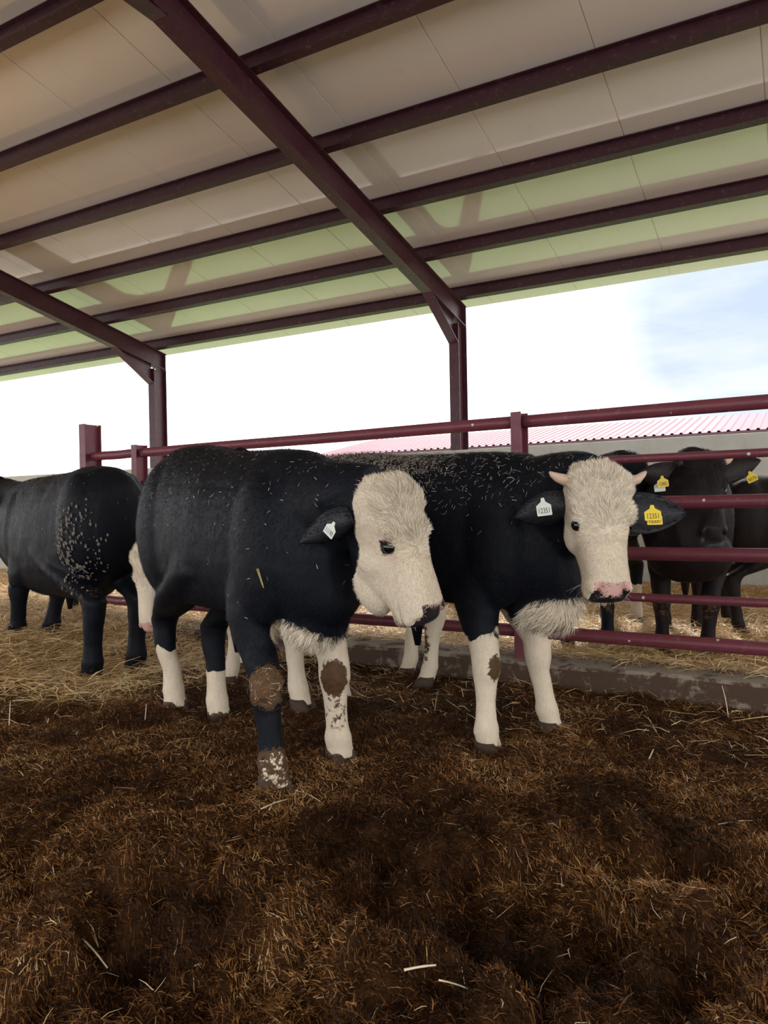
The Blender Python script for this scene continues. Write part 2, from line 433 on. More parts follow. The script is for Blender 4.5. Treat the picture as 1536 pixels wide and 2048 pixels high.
def ground_h(x, y):
    p = np.stack([x, y, x * 0], 1)
    h = .055 * (fbm(p * 1.3 + 5, 3) - .5) + .16 * (fbm(p * 4.2, 3) - .5)
    w1 = worley(p * 6.5 + .35 * vnoise(p * 9)[:, None]); h += .075 * (np.clip(1 - w1 * 1.2, 0, 1) - .4)
    w2 = worley(p * 17); h += .028 * (np.clip(1 - w2 * 1.2, 0, 1) - .35)
    h += .030 * (fbm(p * 15, 3) - .5) + .016 * (fbm(p * 45, 2) - .5)
    near = smooth01(-(x * FF[0] + y * FF[1]), -2.9, -1.5)
    h *= .45 + 1.05 * near
    for cx, cy, r, hh in ((-1.27, 2.72, .24, .05), (-.70, 2.2, .3, .03), (-1.30, 1.07, .06, -.15), (-1.42, 1.27, .085, -.11), (-1.35, 1.46, .06, -.07), (-.41, 1.80, .12, -.11), (-1.06, 1.92, .05, -.08), (-.69, 2.02, .05, -.06), (-1.54, 1.08, .10, .06), (-.20, 1.72, .16, .06), (-1.62, 1.6, .15, .05), (-.8, 1.4, .12, .05), (-.12, 1.45, .16, .06), (-1.28, 1.62, .25, .045)):
        h += hh * np.exp(-((x - cx) ** 2 + (y - cy) ** 2) / (r * r))
    # straw bank on the left, and the level rises gently to the fence line
    h += .13 * smooth01(-x + .35 * y, 5.1, 6.3)
    return h
def grid_mesh(name, x0, x1, y0, y1, d, mat, hf):
    xs = np.arange(x0, x1 + d * .5, d); ys = np.arange(y0, y1 + d * .5, d); nx, ny = len(xs), len(ys)
    X, Y = np.meshgrid(xs, ys); X, Y = X.ravel(), Y.ravel()
    V = np.stack([X, Y, hf(X, Y)], 1); i = np.arange(nx * ny).reshape(ny, nx)
    Q = np.stack([i[:-1, :-1], i[:-1, 1:], i[1:, 1:], i[1:, :-1]], -1).reshape(-1, 4)
    m = bulk_mesh(name, V, Q); ob = link(name, m, mat, smooth=True); return ob
NEAR = (-4.6, 2.0, .45, 4.3)
def fine_h(x, y):
    e = np.minimum.reduce([x - NEAR[0], NEAR[1] - x, y - NEAR[2], NEAR[3] - y]); k = smooth01(e, 0, .15)
    return ground_h(x, y) * k + (1 - k) * (coarse_h(x, y) + .02)
def coarse_h(x, y):
    inside = (x > NEAR[0] + .12) & (x < NEAR[1] - .12) & (y > NEAR[2] + .12) & (y < NEAR[3] - .12)
    return np.where(inside, -.35, ground_h(x, y) - .015)
g = structure(grid_mesh('floor_manure', NEAR[0], NEAR[1], NEAR[2], NEAR[3], .0125, M_GROUND, ground_h))
go = grid_mesh('floor_outer', -19, 8, -6, 7.9, .08, M_GROUND, lambda x, y: coarse_h(x, y)); structure(go)
def straw_mask(ob):
    v = np.zeros(len(ob.data.vertices) * 3); ob.data.vertices.foreach_get('co', v); v = v.reshape(-1, 3); fattr(ob.data, 'straw', bank(v[:, 0], v[:, 1]))
def bank(x, y):
    return smooth01(-x + .55 * y + 1.1 * (fbm(np.stack([x * 2, y * 2, x * 0], 1), 3) - .5), 4.9, 6.0)
straw_mask(g); straw_mask(go)
# straw bed in the far pen
def straw_h(x, y):
    p = np.stack([x, y, x * 0], 1)
    return .11 + .16 * smooth01(y, 6.2, 7.8) + .07 * (fbm(p * 2.1, 3) - .5) + .03 * (fbm(p * 9, 2) - .5)
def pen_h(x, y):
    o_ = fence_off(x, y)
    return np.where(o_ > .10, straw_h(x, y) * smooth01(o_, .10, .2) + .13 * (1 - smooth01(o_, .10, .2)), -.4)
structure(grid_mesh('floor_straw_pen', -5.6, 4.0, 4.1, 7.86, .05, M_STRAWBASE, pen_h))

def scatter(n, box, wfn):
    pts = []
    got = 0
    while got < n:
        x = rng.uniform(box[0], box[1], n); y = rng.uniform(box[2], box[3], n)
        k = rng.random(n) < wfn(x, y); pts.append(np.stack([x[k], y[k]], 1)); got += k.sum()
    return np.vstack(pts)[:n]
def in_view(x, y, m=.1):
    d = x * FF[0] + y * FF[1]; r = x * RR[0] + y * RR[1]
    return (d > .9) & (np.abs(r) < (768 / 1500 + .06) * d + m)
def lay_fibres(name, P, hf, lmin, lmax, wmin, wmax, lift, mat, rnd, lo=0.002, clump=0.0):
    n = len(P); az = rng.uniform(0, 2 * math.pi, n)
    if clump:
        az = az * (1 - clump) + clump * 6.28 * 2 * fbm(np.stack([P[:, 0] * 7, P[:, 1] * 7, P[:, 0] * 0], 1), 2)
    el = np.abs(rng.normal(0, lift, n)); L = rng.uniform(lmin, lmax, n) * rng.uniform(.6, 1, n); W = rng.uniform(wmin, wmax, n)
    d = np.stack([np.cos(az) * np.cos(el), np.sin(az) * np.cos(el), np.sin(el)], 1)
    z = hf(P[:, 0], P[:, 1]) + rng.uniform(-.002, lo, n)
    P0 = np.stack([P[:, 0], P[:, 1], z], 1)
    bend = rng.normal(0, .18, (n, 3)); bend[:, 2] = -np.abs(bend[:, 2])
    P1 = P0 + d * L[:, None] * .5; P2 = P0 + d * L[:, None] + bend * L[:, None]
    flat = el < .35
    z2 = hf(P2[:, 0], P2[:, 1]); P2[:, 2] = np.maximum(P2[:, 2], z2 + .001)
    z1 = hf(P1[:, 0], P1[:, 1]); P1[:, 2] = np.maximum(P1[:, 2], z1 + .003)
    side = unit(np.cross(d, np.stack([rng.normal(0, .5, n), rng.normal(0, .5, n), np.ones(n)], 1)))
    return link(name, ribbons(name, P0, P1, P2, W, side, rnd), mat)
inpen = lambda x, y: fence_off(x, y) < -.14
dens = lambda x, y: (in_view(x, y) * 1.0 + (~in_view(x, y) & in_view(x, y, .95)) * .6) * inpen(x, y) * np.clip(1.6 / np.maximum(x * FF[0] + y * FF[1], .9), .18, 1) ** 1.5
P = scatter(440000, (-4.5, 1.9, .55, 4.25), dens)
tone = fbm(np.stack([P[:, 0] * 3, P[:, 1] * 3, P[:, 0] * 0 + 4], 1), 3)
r_ = np.clip(rng.beta(1.7, 2.6, len(P)) + (tone - .5) * 1.2, 0, .93)
stuff(lay_fibres('manure_bedding', P, ground_h, .009, .042, .0008, .0032, .55, M_FIBRE, r_, .012, .35), 'brown trampled manure and shredded straw covering the near pen', 'bedding')
P = scatter(2000, (-4.5, 1.9, .55, 4.25), dens)
stuff(lay_fibres('loose_straw_bits', P, ground_h, .015, .07, .0012, .0028, .30, M_FIBRE, rng.uniform(.90, 1, len(P)), .018), 'pale chopped straw bits strewn over the near manure', 'straw')
# golden straw along and behind the fence, and on the left bank
P = scatter(42000, (-6.2, .6, 4.15, 7.55), lambda x, y: in_view(x, y, .3) * (fence_off(x, y) > .02) * np.clip(3.6 / np.maximum(x * FF[0] + y * FF[1], 1), .3, 1) ** 1.5)
hpen = lambda x, y: np.where(fence_off(x, y) > .15, straw_h(x, y), .150)
r_ = np.clip(rng.beta(2.2, 2.0, len(P)), 0, 1)
stuff(lay_fibres('pen_straw', P, hpen, .06, .22, .0025, .0055, .22, M_STRAW, r_, .04), 'golden straw bedding in the far pen behind the rails', 'straw')
left = lambda x, y: (in_view(x, y, .3) & ((fence_off(x, y) < .0) | (x < -5.5))) * np.clip(bank(x, y), .004, 1) * np.clip(4.2 / np.maximum(x * FF[0] + y * FF[1], 1), .3, 1) ** 1.5
P = scatter(70000, (-13, -2.2, 2.2, 7.55), left)
r_ = np.clip(rng.beta(2.0, 2.2, len(P)), 0, 1)
stuff(lay_fibres('bank_straw', P, ground_h, .06, .24, .003, .006, .22, M_STRAW, r_, .05), 'golden straw strewn under and behind the left bulls', 'straw')
P = scatter(900, (-4.0, .6, 3.2, 4.3), lambda x, y: in_view(x, y) & (fence_off(x, y) < -.13) & (fence_off(x, y) > -1.0))
stuff(lay_fibres('curbside_straw', P, ground_h, .06, .2, .0025, .004, .2, M_STRAW, rng.beta(2, 2.2, len(P)), .03), 'scattered straw stalks on the dung at the foot of the curb', 'straw')

# ---------------------------------------------------------------- the fence
def fence(lab, X0, X1, posts, rails, origin_x):
    org = fence_pt(origin_x, .145)
    f = thing('pen_fence', lab, 'fence', org, 0, 'maroon pipe fence panels')
    for X, top, h, b in posts:
        a = Acc(); p0, p1 = fence_pt(X, .10) - org, fence_pt(X, top) - org
        ibeam(a, p0, p1, FN, h, b, .008, .006); a.obj('post', M_FENCE, f, bevel=.002)
    for z, r in rails:
        n = 40; t = np.linspace(0, 1, n)
        pts = np.array([fence_pt(X0 + (X1 - X0) * q, z + .0015 * math.sin(q * 9 + z * 20)) - org for q in t])
        a = Acc(); a.tube(pts, np.full(n, r), 18); a.obj('rail', M_FENCE, f, smooth=True)
    return f
RAILS = [(1.556, .038), (1.299, .023), (1.055, .036), (.776, .037), (.532, .024), (.296, .038)]
fence('right-hand maroon pipe fence panel in front of the brown bull', -1.465, 3.4, [(3.43, 1.61, .12, .066)], RAILS, 1.0)
fence('middle maroon pipe fence panel running behind the black bulls', -4.85, -1.515, [(-1.49, 1.612, .12, .066), (-4.88, 1.622, .12, .066)], RAILS, -3.2)
fence('short end panel of maroon fence beside the tall left post', -5.48, -4.905, [(-5.52, 1.842, .17, .085)], RAILS, -5.3)

# ---------------------------------------------------------------- bulls
NSEG = 28
ANG = np.linspace(0, 2 * math.pi, NSEG, endpoint=False)
def se(c, s, e):
    return np.sign(c) * np.abs(c) ** (2 / e), np.sign(s) * np.abs(s) ** (2 / e)
#            x      ztop  zbot  hw    e
TORSO = [(-.765, 1.14, .88, .07, 2.2), (-.745, 1.22, .78, .155, 2.3), (-.70, 1.285, .70, .225, 2.4), (-.62, 1.325, .64, .262, 2.5), (-.50, 1.340, .605, .280, 2.5),
         (-.34, 1.335, .595, .292, 2.4), (-.15, 1.320, .595, .310, 2.3), (.05, 1.310, .600, .318, 2.3), (.25, 1.305, .590, .300, 2.3), (.42, 1.300, .585, .275, 2.3),
         (.55, 1.285, .585, .250, 2.3), (.66, 1.240, .590, .215, 2.3), (.74, 1.17, .62, .165, 2.2), (.79, 1.09, .68, .09, 2.1)]
#        t      hw    top    bot   e    taper
HEAD = [(-.045, .062, -.045, -.120, 2.2, .1), (-.030, .090, -.018, -.165, 2.3, .1), (.000, .108, .006, -.205, 2.4, .15), (.050, .122, .016, -.228, 2.5, .22), (.105, .127, .018, -.243, 2.6, .28),
        (.155, .124, .014, -.252, 2.6, .32), (.200, .115, .006, -.250, 2.6, .34), (.250, .101, .001, -.232, 2.6, .25), (.300, .090, -.002, -.208, 2.6, .20), (.350, .083, -.003, -.185, 2.6, .15),
        (.395, .081, -.007, -.170, 2.6, .1), (.432, .086, -.014, -.162, 2.7, .05), (.462, .084, -.030, -.154, 2.7, .05), (.480, .072, -.048, -.138, 2.5, .05), (.489, .045, -.070, -.116, 2.2, .05)]

def seg_dist(P, a, b):
    ab = b - a; t = np.clip(((P - a) @ ab) / max(ab @ ab, 1e-9), 0, 1)
    return np.linalg.norm(P - a - t[:, None] * ab, axis=1), t

def leaf_ear(a, base, out, wid, L, W, cup=.035, thick=.010):
    """cupped ear: rings along its length, each a closed crescent"""
    out = unit(out); wid = unit(wid - out * np.dot(wid, out)); nrm = np.cross(out, wid)
    rings = []; m = 9; v = np.linspace(-1, 1, m)
    for u in np.linspace(0, 1, 12):
        w = W * .5 * (math.sin(math.pi * min(1, .16 + .84 * u) ** .85) ** .75 if u < .995 else .06) * (1 if u < .995 else 1)
        w = max(w, .004)
        c = cup * (1 - .55 * u)
        inner = np.array([base + out * L * u + wid * w * q + nrm * (c * (q * q - .6) * min(1, w / (W * .3))) for q in v])
        th = thick * (1 - .6 * u)
        outer = np.array([p - nrm * th * (1.2 - abs(q)) for p, q in zip(inner, v)])[::-1]
        rings.append(np.vstack([inner, outer]))
    a.loft(np.array(rings)); return nrm

def text_mesh(body, size):
    cu = bpy.data.curves.new('t', 'FONT'); cu.body = body; cu.size = size; cu.align_x = 'CENTER'; cu.align_y = 'CENTER'; cu.resolution_u = 3
    ob = bpy.data.objects.new('t', cu); COL.objects.link(ob)
    dg = bpy.context.evaluated_depsgraph_get(); m = bpy.data.meshes.new_from_object(ob.evaluated_get(dg))
    v = np.zeros(len(m.vertices) * 3); m.vertices.foreach_get('co', v); f = [tuple(p.vertices) for p in m.polygons]
    bpy.data.objects.remove(ob); bpy.data.curves.remove(cu); bpy.data.meshes.remove(m)
    return v.reshape(-1, 3), f
def ear_tag(name, mat, parent, pos, right, up, text, w=.055, h=.058, ts=.026, sx=.78):
    """shield-shaped flag tag, neck at the top, number on its face; its face looks along right x up"""
    right = unit(right); up = unit(up - right * np.dot(up, right)); nrm = np.cross(right, up)
    prof = np.array([(-.5, 0), (-.46, -.04), (.46, -.04), (.5, 0), (.5, .62), (.16, .86), (.10, 1.12), (-.10, 1.12), (-.16, .86), (-.5, .62)]) * [w, h]
    prof[:, 1] -= h * 1.05
    a = Acc(); T = lambda p, d: pos + np.outer(p[:, 0], right) + np.outer(p[:, 1], up) + nrm * d
    n = len(prof)
    a.add(np.vstack([T(prof, .001), T(prof, -.001)]), [tuple(range(n)), tuple(range(2 * n - 1, n - 1, -1))] + [(k, n + k, n + (k + 1) % n, (k + 1) % n) for k in range(n)])
    nf = len(a.f)
    tv, tf = text_mesh(text, ts); tv[:, 0] *= sx; tv[:, 1] -= h * .78
    a.add(T(tv[:, :2], .0016), tf)
    ob = a.obj(name, [mat, M_INK], parent)
    idx = np.zeros(len(a.f), np.int32); idx[nf:] = 1; ob.data.polygons.foreach_set('material_index', idx)
    return ob

def hair_mesh(name, body, n, mat, parent, info):
    """short hair strands rooted on the body surface, combed along info['flow']"""
    V, N, T, attrs = info['V'], info['N'], info['T'], info['attrs']
    A = V[T]; area = np.linalg.norm(np.cross(A[:, 1] - A[:, 0], A[:, 2] - A[:, 0]), axis=1)
    w = area * info['dens'][T].mean(1); w /= w.sum()
    k = rng.choice(len(T), n, p=w); b = rng.random((n, 2)); f = b.sum(1) > 1; b[f] = 1 - b[f]
    bc = np.stack([1 - b.sum(1), b[:, 0], b[:, 1]], 1)
    at = lambda arr: (arr[T[k]] * (bc[..., None] if arr.ndim == 2 else bc)).sum(1)
    p, nn, fl, L, lift = at(V), unit(at(N)), at(info['flow']), at(info['len']), at(info['lift'])
    fl = fl - nn * (fl * nn).sum(1, keepdims=True); fl = unit(fl)
    sd = np.cross(nn, fl)
    ang = (fbm(p * 38, 2) - .5) * 3.2 * at(info['curl']) + rng.normal(0, .16, n)
    d = fl * np.cos(ang)[:, None] + sd * np.sin(ang)[:, None]
    lf = lift + np.abs(rng.normal(0, .12, n))
    d = d * np.cos(lf)[:, None] + nn * np.sin(lf)[:, None]
    L = L * rng.uniform(.6, 1.15, n)
    P1 = p + d * (L * .5)[:, None]
    d2 = unit(d + fl * .35 - nn * .35 * np.sin(lf)[:, None] + sd * ((fbm(p * 60 + 9, 2) - .5) * 2.4 * at(info['curl']))[:, None])
    P2 = P1 + d2 * (L * .5)[:, None]
    side = unit(np.cross(d, nn))
    m = ribbons(name, p - nn * .002, P1, P2, np.clip(L * .06, .0009, .0022) * info.get('w', 1), side, rng.random(n), .15)
    for an in ('white', 'mud', 'pink'): fattr(m, an, np.repeat(at(attrs.get(an, attrs['mud'] * 0)), 6))
    return stuff(link(name, m, mat, parent))

def make_bull(S):
    """S: origin, yaw, scale, feet (world), head (poll, axis, normal, length), coat rules"""
    sc = S.get('scale', 1.0); yaw = S['yaw']; O = np.array([*S['o'], S.get('oz', 0)]); Rz = np.array([[math.cos(yaw), -math.sin(yaw), 0], [math.sin(yaw), math.cos(yaw), 0], [0, 0, 1]])
    loc = lambda w: (np.asarray(w, float) - O) @ Rz           # world -> local
    locv = lambda v: np.asarray(v, float) @ Rz
    root = thing('bull', S['label'], 'bull', O, yaw, 'young beef bulls')
    a = Acc()
    zs = S.get('zs', 1.0)
    def torso_sec(x, zt, zb, hw, e):
        c, s = se(np.cos(ANG), np.sin(ANG), e); zc, hz = (zt + zb) / 2, (zt - zb) / 2
        v = (s + 1) / 2; taper = 1 - .16 * v ** 1.5 - .10 * (1 - v) ** 2
        return np.stack([np.full(NSEG, x), hw * c * taper, zc + hz * s], 1) * sc
    rx, ru, bl = S.get('rx', 1.0), S.get('rump_up', 0), S.get('belly', 0)
    xr = lambda x: x * rx if x < 0 else x * S.get('fxs', 1.0)
    a.loft([torso_sec(xr(x), zt + ru * float(smooth01(-x, -.3, .4)), zb - bl * float(smooth01(.6 - abs(x), 0, .3)), hw, e) for x, zt, zb, hw, e in TORSO])
    a.ell(np.array([.47, .17, .90]) * sc, np.array([.17, .105, .30]) * sc); a.ell(np.array([.47, -.17, .90]) * sc, np.array([.17, .105, .30]) * sc)
    a.ell(np.array([.58, 0, .66]) * sc, np.array([.15, .135, .16]) * sc)                                      # brisket
    a.ell(np.array([.36, 0, 1.235]) * sc, np.array([.22, .11, .065]) * sc)                                     # withers
    a.ell(np.array([-.52 * rx, .15, .97]) * sc, np.array([.21, .135, .33]) * sc); a.ell(np.array([-.52 * rx, -.15, .97]) * sc, np.array([.21, .135, .33]) * sc)
    legs = []
    for key in ('rf', 'lf', 'rh', 'lh'):
        if key not in S['feet']: continue
        F = loc(S['feet'][key]); sg = -1 if key[0] == 'r' else 1
        fx, fy, fz = F; q = lambda x, y, z: np.array([x, y, z])
        H = lambda z: fz + (z * sc)
        if key[1] == 'f':
            sx, sy = .44 * sc, sg * .165 * sc
            tops = [(q(sx, sy, .92 * sc), .17, .085), (q(sx - .04 * sc, sy * 1.02, .74 * sc), .145, .090)]
            ex, ey = sx - .06 * sc, sy * 1.05
            kx, ky = ex * .40 + fx * .60 + .015 * sc, ey * .40 + fy * .60
            cxp = lambda t: (kx + (fx - kx) * t, ky + (fy - ky) * t)
            J = tops + [(q(ex, ey, .62 * sc), .108, .080), (q(ex * .7 + kx * .3, ey * .7 + ky * .3, .53 * sc), .085, .070), (q(kx, ky, H(.43)), .064, .060), (q(kx + .006, ky, H(.36)), .062, .060),
                 (q(*cxp(.12), H(.30)), .050, .048), (q(*cxp(.45), H(.22)), .044, .042), (q(*cxp(.75), H(.15)), .047, .046), (q(*cxp(.85), H(.115)), .055, .055), (q(fx + .004, fy, H(.07)), .050, .052), (q(fx + .02, fy, H(.03)), .056, .056)]
        else:
            hx, hy = -.50 * sc * rx, sg * .165 * sc
            kx, ky = fx - .055 * sc, fy * .85 + hy * .15
            g1 = hx * .60 + kx * .40; g2 = hx * .25 + kx * .75
            J = [(q(hx - .01 * sc, hy, .94 * sc), .22, .115), (q(hx - .03 * sc, hy * 1.06, .78 * sc), .215, .118), (q(g1, hy * .7 + ky * .3, .665 * sc), .175, .108), (q(g2, hy * .3 + ky * .7, H(.565)), .115, .088), (q(kx + .008, ky, H(.50)), .085, .066),
                 (q(kx, ky, H(.45)), .072, .056), (q(kx + .004, ky, H(.39)), .064, .053), (q(kx + .018 * sc, ky, H(.32)), .051, .047), (q(kx + .03 * sc, fy, H(.22)), .046, .045), (q(fx - .02 * sc, fy, H(.15)), .049, .049),
                 (q(fx - .015 * sc, fy, H(.115)), .056, .056), (q(fx - .002, fy, H(.07)), .052, .053), (q(fx + .015, fy, H(.03)), .058, .057)]
        rr = []
        aa = np.linspace(0, 2 * math.pi, 20, endpoint=False)
        for p, rx, ry in J:
            lw = S.get('legw', 1.0) if p[2] < .70 * sc else 1.0; rr.append(p + np.stack([np.cos(aa) * rx * sc * lw, np.sin(aa) * ry * sc * lw, aa * 0], 1))
        a.loft(rr)
        if key[1] == 'h': a.ell(q(kx - .045 * sc, ky, H(.47)), np.array([.030, .026, .055]) * sc)                 # point of hock
        else: a.ell(q(kx + .025 * sc, ky, H(.395)), np.array([.045, .050, .055]) * sc)
        for dy in (-.028, .028): a.ell(q(fx - .035 * sc, fy + dy, H(.10)), np.array([.016, .014, .02]) * sc, n=8)    # dew claws
        legs.append((key, [j[0] for j in J], F))
    # ---- head and neck
    Hd = S['head']; hl = Hd['L'] / .489
    poll = loc(Hd['poll']); h = unit(locv(Hd['axis'])); n_ = locv(Hd['normal']); n_ = unit(n_ - h * np.dot(n_, h)); s_ = np.cross(n_, h)   # s_ points to the bull's ... side
    B = np.stack([h, s_, n_], 1)                                    # head local (t, s, n) -> local
    hd = lambda p: poll + (np.asarray(p, float) * hl) @ B.T
    rows = []
    wd = Hd.get('w', 1.0)
    for t, hw, tp, bt, e, tap in HEAD:
        bt = bt - Hd.get('jaw', 0) * math.exp(-((t - .27) / .13) ** 2)
        c, s = se(np.cos(ANG), np.sin(ANG), e); v = (s + 1) / 2
        rows.append(hd(np.stack([np.full(NSEG, t), hw * wd * c * (1 - tap * (1 - v) ** 1.2), (tp + bt) / 2 + (tp - bt) / 2 * s], 1)))
    a.loft(rows)
    he = lambda p, r, n=12: a.ell(hd(p), np.asarray(r) * hl, B, n)
    for sg in (-1, 1):
        he((.160, sg * .092 * wd, -.028), (.048, .024, .022)); he((.205, sg * .070, -.150), (.085, .036, .075))
        he((.446, sg * .050, -.060), (.036, .036, .038)); he((.43, sg * .055, -.105), (.05, .032, .040)); he((.06, sg * .075, -.03), (.07, .05, .05))
    he((.02, 0, -.01), (.05, .085, .045)); he((.43, 0, -.155), (.05, .050, .028)); he((.465, 0, -.08), (.026, .060, .050))
    if Hd.get('jowl'): he(*Hd['jowl'])
    # neck: bezier from the shoulders to the back of the skull
    P0 = np.array([.30, 0, .95]) * sc; P3 = hd((.03, 0, -.12)); nd = Hd.get('neck_out', .34) * sc
    P1 = np.array([.30 + nd, 0, 1.02]) * sc; back = unit(-h * .35 - n_ * .9); P2 = P3 + back * .20 * sc
    tt = np.linspace(0, 1, 14)[:, None]; bz = (1 - tt) ** 3 * P0 + 3 * (1 - tt) ** 2 * tt * P1 + 3 * (1 - tt) * tt ** 2 * P2 + tt ** 3 * P3
    tan = unit(np.gradient(bz, axis=0)); rows = []
    for i, (p, t) in enumerate(zip(bz, tan)):
        q_ = i / 13.; e1 = unit(np.cross(np.array([0, 0, 1.]), t)); up = np.cross(t, e1)
        w = (.235 * (1 - q_) + .100 * q_) * sc; hh = (S.get('neck_h', .31) * (1 - q_) ** 1.1 + .135 * (1 - (1 - q_) ** 1.1)) * sc
        c, s = se(np.cos(ANG), np.sin(ANG), 2.2)
        dl = np.where(s < 0, s * s * S.get('dewlap', .045) * math.sin(math.pi * min(1, q_ * 1.1)) * sc, 0)                     # dewlap
        rows.append(p + np.outer(w * c * (1 - .25 * np.clip(-s, 0, 1)), e1) + np.outer(hh * s - dl, up))
    a.loft(rows)
    for ex in S.get('extra', []): a.ell(np.asarray(ex[0]), np.asarray(ex[1]))
    m0 = a.mesh('tmp'); ob = bpy.data.objects.new('tmp', m0); COL.objects.link(ob)
    r = ob.modifiers.new('r', 'REMESH'); r.mode = 'VOXEL'; r.voxel_size = S.get('voxel', .012)
    sm = ob.modifiers.new('s', 'SMOOTH'); sm.factor = .5; sm.iterations = S.get('smooth', 7)
    dg = bpy.context.evaluated_depsgraph_get(); m = bpy.data.meshes.new_from_object(ob.evaluated_get(dg)); bpy.data.objects.remove(ob); bpy.data.meshes.remove(m0)
    m.name = 'bull_body'
    nv = len(m.vertices); V = np.zeros(nv * 3); m.vertices.foreach_get('co', V); V = V.reshape(-1, 3)
    N = np.zeros(nv * 3); m.vertices.foreach_get('normal', N); N = N.reshape(-1, 3)
    # even out the joins of the trunk and limbs, leave the head and the lower legs crisp
    E_ = np.zeros(len(m.edges) * 2, np.int32); m.edges.foreach_get('vertices', E_); E_ = E_.reshape(-1, 2); deg = np.maximum(np.bincount(E_.ravel(), minlength=nv), 1)
    tq = ((V - poll) @ B)[:, 0] / hl; hh_ = np.linalg.norm(((V - poll) @ B) / hl - np.array([.22, 0, -.10]), axis=1)
    mk = (smooth01(hh_, .26, .36) * smooth01(V[:, 2], .30 * sc, .55 * sc))[:, None]
    for it in range(S.get('relax', 40)):
        lam = .6 if it % 2 == 0 else -.45
        avg = np.stack([np.bincount(E_[:, 0], V[E_[:, 1], c_], nv) + np.bincount(E_[:, 1], V[E_[:, 0], c_], nv) for c_ in range(3)], 1) / deg[:, None]
        V = V + (avg - V) * lam * mk
    m.vertices.foreach_set('co', V.ravel()); m.update(); N = np.zeros(nv * 3); m.vertices.foreach_get('normal', N); N = N.reshape(-1, 3)
    # head sculpting in head coordinates
    U = ((V - poll) @ B) / hl; t, s, n = U.T; Nh = N @ B
    onhead = (t > .02) & (t < .52) & (np.abs(s) < .15) & (n > -.27) & (n < .06)
    D = np.zeros_like(V)
    for sg in (-1, 1):
        d2 = ((t - .460) / .022) ** 2 + ((s - sg * (.056 - .35 * (n + .05))) / .013) ** 2 + ((n + .050) / .026) ** 2
        D += -N * (np.exp(-d2) * .046 * hl * onhead)[:, None]
        d2 = ((t - .198) / .026) ** 2 + ((s - sg * .112 * wd) / .022) ** 2 + ((n + .060) / .017) ** 2
        D += -N * (np.exp(-d2) * .006 * hl * onhead)[:, None]
    mouth = np.exp(-((n + .128 + .15 * (t - .48)) / .006) ** 2) * smooth01(t, .37, .41) * (np.abs(Nh[:, 2]) < .75)
    D += -N * (mouth * .009 * hl * onhead)[:, None]
    lum = (fbm(V * 9, 3) - .5) * .012 * (~onhead)
    V = V + D + N * lum[:, None]
    m.vertices.foreach_set('co', V.ravel()); m.update(); m.vertices.foreach_get('normal', N_ := np.zeros(nv * 3)); N = N_.reshape(-1, 3)
    U = ((V - poll) @ B) / hl; t, s, n = U.T
    # ---- coat masks
    W = (V @ Rz.T) + O
    white = np.zeros(nv); mud = np.zeros(nv); pink = np.zeros(nv); dark = np.zeros(nv); nose = np.zeros(nv)
    legd = np.full(nv, 9.0); leg = np.full(nv, -1)
    for i, (key, pts, F) in enumerate(legs):
        for p, q_ in zip(pts[2:-1], pts[3:]):
            d, _ = seg_dist(V, p, q_); better = d < legd; legd[better] = d[better]; leg[better] = i
    zl = V[:, 2] / sc
    face = onhead * 1.0
    if S.get('face', True):
        fb = smooth01(t, -.075, -.055) * (n > -.325) * (np.abs(s) < .16) * (t < .55) * smooth01(n + Hd.get('wn', .12) + .40 * t + 1.6 * np.clip(t - .20, 0, .2) + .05 * (fbm(V * 14, 2) - .5), -.015, .015)
        white = np.maximum(white, fb)
    for i, (key, pts, F) in enumerate(legs):
        zt = S.get('socks', {}).get(key)
        if zt is not None:
            z0, z1 = zt if isinstance(zt, tuple) else (0, zt)
            zz = V[:, 2] - F[2] + .16 * (fbm(V * 11, 3) - .5); on = (leg == i) & (legd < .13)
            white = np.where(on, np.maximum(white, smooth01(z1 - zz, -.03, .03) * smooth01(zz, z0 - .02, z0 + .02)), white)
    for c, r_, amt in S.get('white', []):
        d = np.linalg.norm((V - np.asarray(c)) / np.asarray(r_), axis=1); white = np.maximum(white, amt * smooth01(1.25 - d, 0, .5))
    for c, r_, amt in S.get('black', []):
        d = np.linalg.norm((V - np.asarray(c)) / np.asarray(r_), axis=1); white = np.minimum(white, 1 - amt * smooth01(1.25 - d, 0, .5))
    for c, r_, amt in S.get('mud', []):
        d = np.linalg.norm((W - np.asarray(c)) / np.asarray(r_), axis=1); mud = np.maximum(mud, amt * smooth01(1.4 - d, 0, .8))
    mud = np.maximum(mud, S.get('hoofmud', .8) * smooth01(.07 - (V[:, 2] - np.mean([F[2] for _, _, F in legs])), 0, .05) * (legd < .13))
    nz_ = smooth01(t, .418, .436) * smooth01(n, -.125, -.112) * (1 - smooth01(n, -.024, -.008) * smooth01(.455 - t, 0, .01)) * (1 - smooth01(np.abs(s), .064, .075)) * onhead
    nose = nz_
    lo, hi = Hd.get('speck', (.3, .7))
    speck = lo + (hi - lo) * smooth01(-n, *Hd.get('speck_n', (.045, .085))) + Hd.get('speck_s', 0) * np.sign(s) * 0
